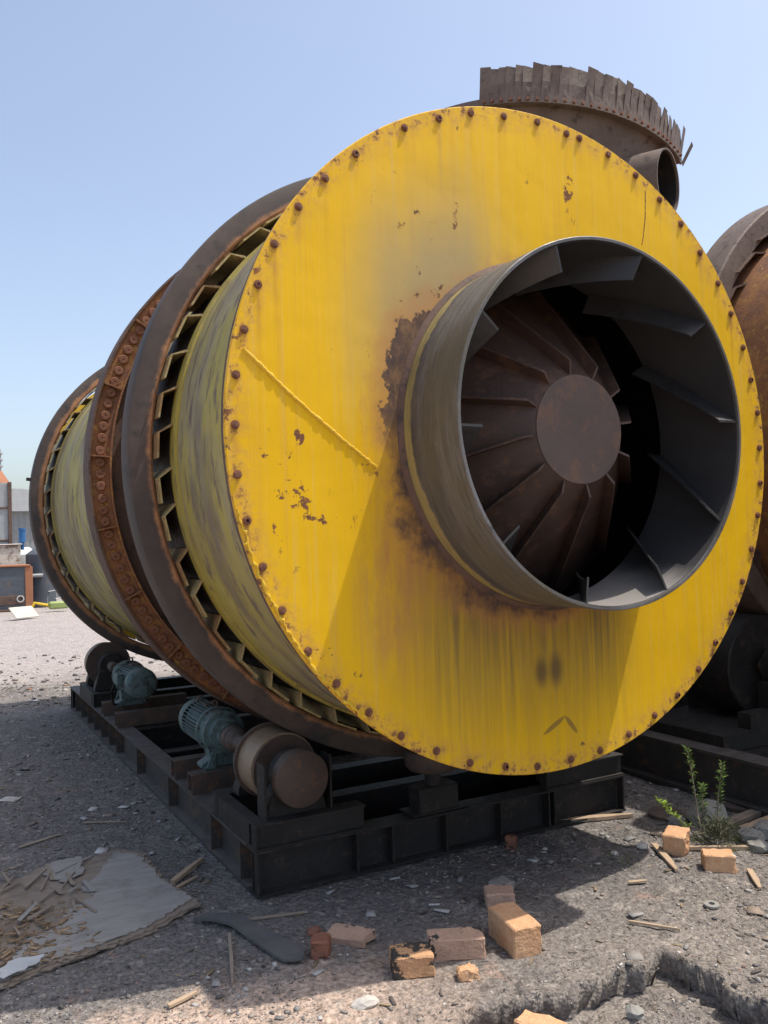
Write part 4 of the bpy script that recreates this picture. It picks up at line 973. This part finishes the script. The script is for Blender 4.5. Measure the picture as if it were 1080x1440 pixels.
stick(1.35, .14, 1.90, .20, .05, .03, 'wood', 'upper brown plank at the right edge, next to pale stones', 12, 'plank', .03, .9)
stick(-2.04, 2.15, -1.80, 2.26, .03, .006, 'wood_grey', 'flat grey lath on the ground above the plywood', 13)
stick(-1.66, 2.42, -1.42, 2.30, .02, .006, 'wood_grey', 'thin lath beside the side beam, in the shade', 14)
stick(.70, .86, 1.12, .70, .045, .02, 'wood', 'reddish batten beside the right end of the front beam', 15)

def rock_mesh(name, r, seed, m, sq=(1, 1, .6)):
    bm = bmesh.new(); bmesh.ops.create_icosphere(bm, subdivisions=2, radius=r); o = Vector((seed, seed*2.3, seed*.7))
    for v in bm.verts:
        v.co = v.co*(1+.45*mnoise.noise(v.co/r*1.1+o)+.15*mnoise.noise(v.co/r*3+o)); v.co = Vector((v.co.x*sq[0], v.co.y*sq[1], v.co.z*sq[2]))
    me = bpy.data.meshes.new(name); bm.to_mesh(me); bm.free(); me.materials.append(M[m]); return me
def rock(x, y, r, seed, m, label, sq=(1, 1, .6)):
    tag(obj('stone', rock_mesh('stone', r, seed, m, sq), None, T((x, y, gz(x, y)+r*sq[2]*.55)) @ Matrix.Rotation(seed, 4, 'Z')), label, 'stone', 'stones on the ground')
rock(1.40, .40, .10, 1, 'pale_stone', 'pale angular stone right behind the weed', (1.1, 1, .8))
rock(1.50, .10, .08, 2, 'pale_stone', 'white grey stone at the right edge under the planks')
rock(1.36, .08, .075, 3, 'pale_stone', 'grey stone just right of the weed, beside the batten')
rock(1.27, -.04, .06, 4, 'pale_stone', 'small dark grey stone in front of the batten')
rock(1.24, .48, .045, 5, 'pale_stone', 'small pale stone left of the weed stem')
rock(-1.115, -.255, .04, 6, 'white_stone', 'white flat stone in the sunlit dirt at bottom centre', (1.3, .8, .4))
rock(-1.06, .33, .03, 7, 'brick_red', 'small brown stone above the reddish brick lump')
rock(-.30, -.75, .035, 8, 'pale_stone', 'grey stone on the floor of the pit')
rock(.80, .30, .035, 9, 'white_stone', 'white pebble left of the upright half brick')
rock(.62, .32, .02, 10, 'white_stone', 'white flake at the edge of the shadow')
rock(-2.22, 2.25, .05, 11, 'white_stone', 'pale crumpled scrap at the left edge above the plywood', (1.5, 1, .3))
rock(-2.0, 3.2, .05, 12, 'white_stone', 'pale flat scrap on shaded ground left of the side beam', (1.4, 1, .25))
rock(-2.05, 4.1, .05, 13, 'white_stone', 'pale scrap farther back on the shaded ground', (1.3, 1, .25))
rock(-1.55, 2.7, .03, 14, 'white_stone', 'tiny white scrap next to the side beam', (1.4, 1, .3))

# worn steel discs
def disc_thing(x, y, r, h, label, m='dark_steel', hole=0.):
    mb = MB(); mb.lathe([(max(hole, .002), 0), (r, 0), (r, h*.8), (r-.006, h), (max(hole, .002), h)], 36, (0, 0), Matrix.Rotation(PI/2, 4, 'X'))
    tag(obj('steel_disc', mb.mesh('steel_disc', M[m], 40), None, T((x, y, gz(x, y)+.004)) @ Matrix.Rotation(.06, 4, 'X')), label, 'disc')
disc_thing(1.28, .60, .10, .025, 'round rusty brown disc lying in shade left of the weed', 'brown_iron')
disc_thing(1.80, .52, .16, .03, 'thick dark disc at the right edge behind the planks', 'brown_iron')
disc_thing(.53, -.37, .032, .012, 'small pale washer on the sunlit gravel', 'pale_stone', .014)

# weed
def leaf_blades(spots, seed, m='leaf', name='foliage'):
    rs2 = random.Random(seed); vs = []; fs = []; cs = []
    for (p, d, L, w, c) in spots:
        p = Vector(p); d = Vector(d).normalized(); s = d.cross(Vector((rs2.uniform(-1, 1), rs2.uniform(-1, 1), rs2.uniform(.2, 1)))).normalized(); b = len(vs)
        k = p+d*L*.5+Vector((0, 0, L*.06)); e = p+d*L-Vector((0, 0, L*.12))
        vs += [p, k+s*w, e, k-s*w]; fs += [(b, b+1, b+2, b+3)]; f = rs2.uniform(.7, 1.25); cs += [tuple(v*f for v in c)]*4
    return np_mesh(name, np.array([tuple(v) for v in vs]), np.array(fs), M[m], False, np.array(cs))
weed = thing('weed_plant', (1.16, .22, 0), 'green weed with upright feathery stems growing by the orange bricks', 'plant')
random.seed(41); sp = []; stems = [((1.16, .22), (1.15, .30, .46)), ((1.23, .20), (1.28, .18, .385)), ((1.14, .21), (1.04, .42, .17)), ((1.19, .24), (1.22, .27, .26))]
for (b0, top) in stems:
    z0 = gz(*b0); p0 = Vector((b0[0], b0[1], z0)); p1 = Vector(top); pts = [p0.lerp(p1, f)+Vector((random.uniform(-.006, .006), random.uniform(-.006, .006), 0)) for f in (0, .25, .5, .75, 1)]
    obj('stem', MB().tube(pts, [.005, .0045, .004, .003, .002], 6).mesh('stem', M['wood_grey'], 60), weed)
    for i in range(110):
        f = random.uniform(.15, 1)**.6; c = p0.lerp(p1, f); a = random.uniform(0, 2*PI)
        gr = (.12, .19, .04) if f > .55 else (.075, .11, .04)
        if top[0] < 1.1: gr = (.30, .42, .05)
        sp.append((c, (math.cos(a), math.sin(a), random.uniform(.2, 1.3)), random.uniform(.02, .05), random.uniform(.002, .005), gr))
for i in range(900):                                       # bushy grey base
    a = random.uniform(0, 2*PI); r = abs(random.gauss(0, .07)); x, y = 1.18+r*math.cos(a)*1.1, .14+r*math.sin(a)
    sp.append(((x, y, max(0, random.uniform(0, .12)-r*.3)), (math.cos(a)*.7, math.sin(a)*.7, random.uniform(.1, 1)), random.uniform(.02, .06), random.uniform(.0012, .003), random.choice([(.09, .10, .05), (.14, .13, .08), (.07, .09, .04)])))
tag(obj('foliage', leaf_blades(sp, 5), weed), kind='stuff')
sp = []
for i in range(2600):
    x = random.uniform(.55, 1.75); y = random.gauss(-.02+(x-.9)*-.25, .16)
    if fbm(np.array([x*4.]), np.array([y*4.]), 3)[0] < .02: continue
    a = random.uniform(0, 2*PI); sp.append(((x, y, gz(x, y)-.002), (math.cos(a), math.sin(a), random.uniform(.5, 2)), random.uniform(.012, .045), random.uniform(.001, .0025), random.choice([(.17, .22, .06), (.12, .17, .05), (.28, .27, .12)])))
tag(obj('grass', leaf_blades(sp, 9, name='grass')), 'short sparse grass by the orange bricks and the weed', 'grass', kind='stuff')

# loose gravel and wood chips
oc = np.array([(1, 0, 0), (-1, 0, 0), (0, 1, 0), (0, -1, 0), (0, 0, 1), (0, 0, -1)], float)
of = np.array([(0, 2, 4), (2, 1, 4), (1, 3, 4), (3, 0, 4), (2, 0, 5), (1, 2, 5), (3, 1, 5), (0, 3, 5)])
ico = bmesh.new(); bmesh.ops.create_icosphere(ico, subdivisions=1, radius=1); iv = np.array([v.co[:] for v in ico.verts]); jf = np.array([[v.index for v in f.verts] for f in ico.faces]); ico.free()
def scatter_gravel(n, seed, iv, jf, s0, s1, pw, spread=11):
    rs = np.random.RandomState(seed)
    tmpl = []
    for k in range(24):
        d_ = 1+rs.uniform(-.38, .38, len(iv)); sq = np.array([1, rs.uniform(.55, 1), rs.uniform(.3, .7)]); tmpl.append(iv*d_[:, None]*sq+rs.uniform(-.15, .15, iv.shape))
    dep = 2.6+rs.rand(n)**1.7*spread; lat = (rs.rand(n)-.5)*1.12*dep*.95
    fx, fy = -math.sin(YAW), math.cos(YAW); x = CAM.x+fx*dep+fy*lat; y = CAM.y+fy*dep-fx*lat
    cl = fbm(x*1.1, y*1.1, 3)+.5*fbm(x*5, y*5, 2)
    keep = (rs.rand(n) < np.clip(.5+1.1*cl, .12, 1)) & ~((np.abs(x) < 1.2) & (y > .75) & (y < 6.5)) & ~((np.abs(x-X2) < 2.2) & (np.abs(y-.2) < 1.7))
    keep &= ~((x < -1.42) & (x > -2.5) & (y > .62) & (y < 1.75) & (rs.rand(n) < .93))
    x, y, dep = x[keep], y[keep], dep[keep]; n = len(x)
    s = s0*(1-rs.rand(n))**-pw; s = np.clip(s, s0, s1)*np.clip(dep/4.2, .85, 2.4)
    z = ground_z(x, y)
    pal = np.array([(.215, .20, .19), (.14, .132, .128), (.28, .255, .235), (.37, .345, .315), (.28, .235, .20), (.55, .53, .50), (.38, .22, .16), (.09, .086, .085)])
    pi = rs.choice(len(pal), n, p=[.24, .15, .22, .15, .13, .035, .03, .045])
    col = pal[pi]*rs.uniform(.7, 1.3, (n, 1))
    ti = rs.randint(0, 24, n); a = rs.rand(n)*2*PI; V = np.array(tmpl)[ti]*s[:, None, None]
    ca, sa = np.cos(a)[:, None], np.sin(a)[:, None]
    X = V[:, :, 0]*ca-V[:, :, 1]*sa+x[:, None]; Y = V[:, :, 0]*sa+V[:, :, 1]*ca+y[:, None]; Z = V[:, :, 2]+(z+s*.2)[:, None]
    vv = np.stack([X, Y, Z], -1).reshape(-1, 3); nf = len(iv)
    ff = (jf[None]+(np.arange(n)*nf)[:, None, None]).reshape(-1, 3)
    return vv, ff, np.repeat(col, nf, 0)
va, fa, ca_ = scatter_gravel(11000, 3, iv, jf, .0050, .018, .48)
vb_, fb_, cb_ = scatter_gravel(110000, 8, oc, of, .0022, .008, .45, 8)
tag(obj('gravel', np_mesh('gravel', np.concatenate([va, vb_]), np.concatenate([fa, fb_+len(va)]), M['stone'], False, np.concatenate([ca_, cb_]))), 'loose grey gravel and grit strewn over the yard', 'gravel', kind='stuff')
def scatter_chips(n, seed, box, cols, smin, smax, name, label, cat, z0=0., asp=(.08, .35)):
    rs = np.random.RandomState(seed); x = rs.uniform(box[0], box[1], n); y = rs.uniform(box[2], box[3], n)
    k = fbm(x*2.3+9, y*2.3, 3) > rs.uniform(-.45, .35, n); k &= ~((np.abs(x) < 1.18) & (y > .74) & (y < 6.4)); x, y = x[k], y[k]; n = len(x)
    L = smin+(smax-smin)*rs.rand(n)**3; w = L*rs.uniform(asp[0], asp[1], n); t_ = np.minimum(w*.25, .004)+.0008; a = rs.rand(n)*2*PI; tl = rs.uniform(-.12, .12, n)
    cb = np.array([(i, j, q) for i in (-1, 1) for j in (-1, 1) for q in (-1, 1)], float)
    fc = np.array([(0,1,3,2),(4,6,7,5),(0,4,5,1),(2,3,7,6),(0,2,6,4),(1,5,7,3)])
    V = cb[None]*np.stack([L/2, w/2, t_/2], 1)[:, None]; V[:, :, 2] += V[:, :, 0]*tl[:, None]
    V[:, 4:6, 1] *= rs.uniform(.1, 1, n)[:, None]
    ca, sa = np.cos(a)[:, None], np.sin(a)[:, None]; z = ground_z(x, y)+z0+.003+L*.05
    vv = np.stack([V[:, :, 0]*ca-V[:, :, 1]*sa+x[:, None], V[:, :, 0]*sa+V[:, :, 1]*ca+y[:, None], V[:, :, 2]+z[:, None]], -1).reshape(-1, 3)
    ff = (fc[None]+(np.arange(n)*8)[:, None, None]).reshape(-1, 4); cc = np.array(cols)[rs.randint(0, len(cols), n)]*rs.uniform(.7, 1.3, (n, 1))
    tag(obj(name, np_mesh(name, vv, ff, M['chips'], False, np.repeat(cc, 8, 0))), label, cat, kind='stuff')
scatter_chips(2600, 4, (-2.9, 2.0, -.9, 4.5), [(.25, .19, .13), (.17, .14, .12), (.38, .28, .17), (.12, .10, .09), (.20, .18, .16)], .010, .06, 'wood_litter', 'thin chips of wood and bark strewn over the dirt', 'litter')
scatter_chips(1600, 6, (-2.55, -1.86, .62, 1.32), [(.33, .22, .13), (.25, .17, .10), (.40, .28, .17)], .012, .06, 'chip_heap', 'crumbled brown plywood chips heaped at the left edge', 'chips', .028)
scatter_chips(1500, 12, (-3.2, 2.0, -.7, 9.5), [(.42, .40, .38), (.30, .285, .27), (.24, .22, .20), (.52, .50, .48), (.33, .26, .21)], .012, .085, 'flake_litter', 'flat pale flakes and scraps strewn over the dirt', 'litter', 0., (.35, .9))
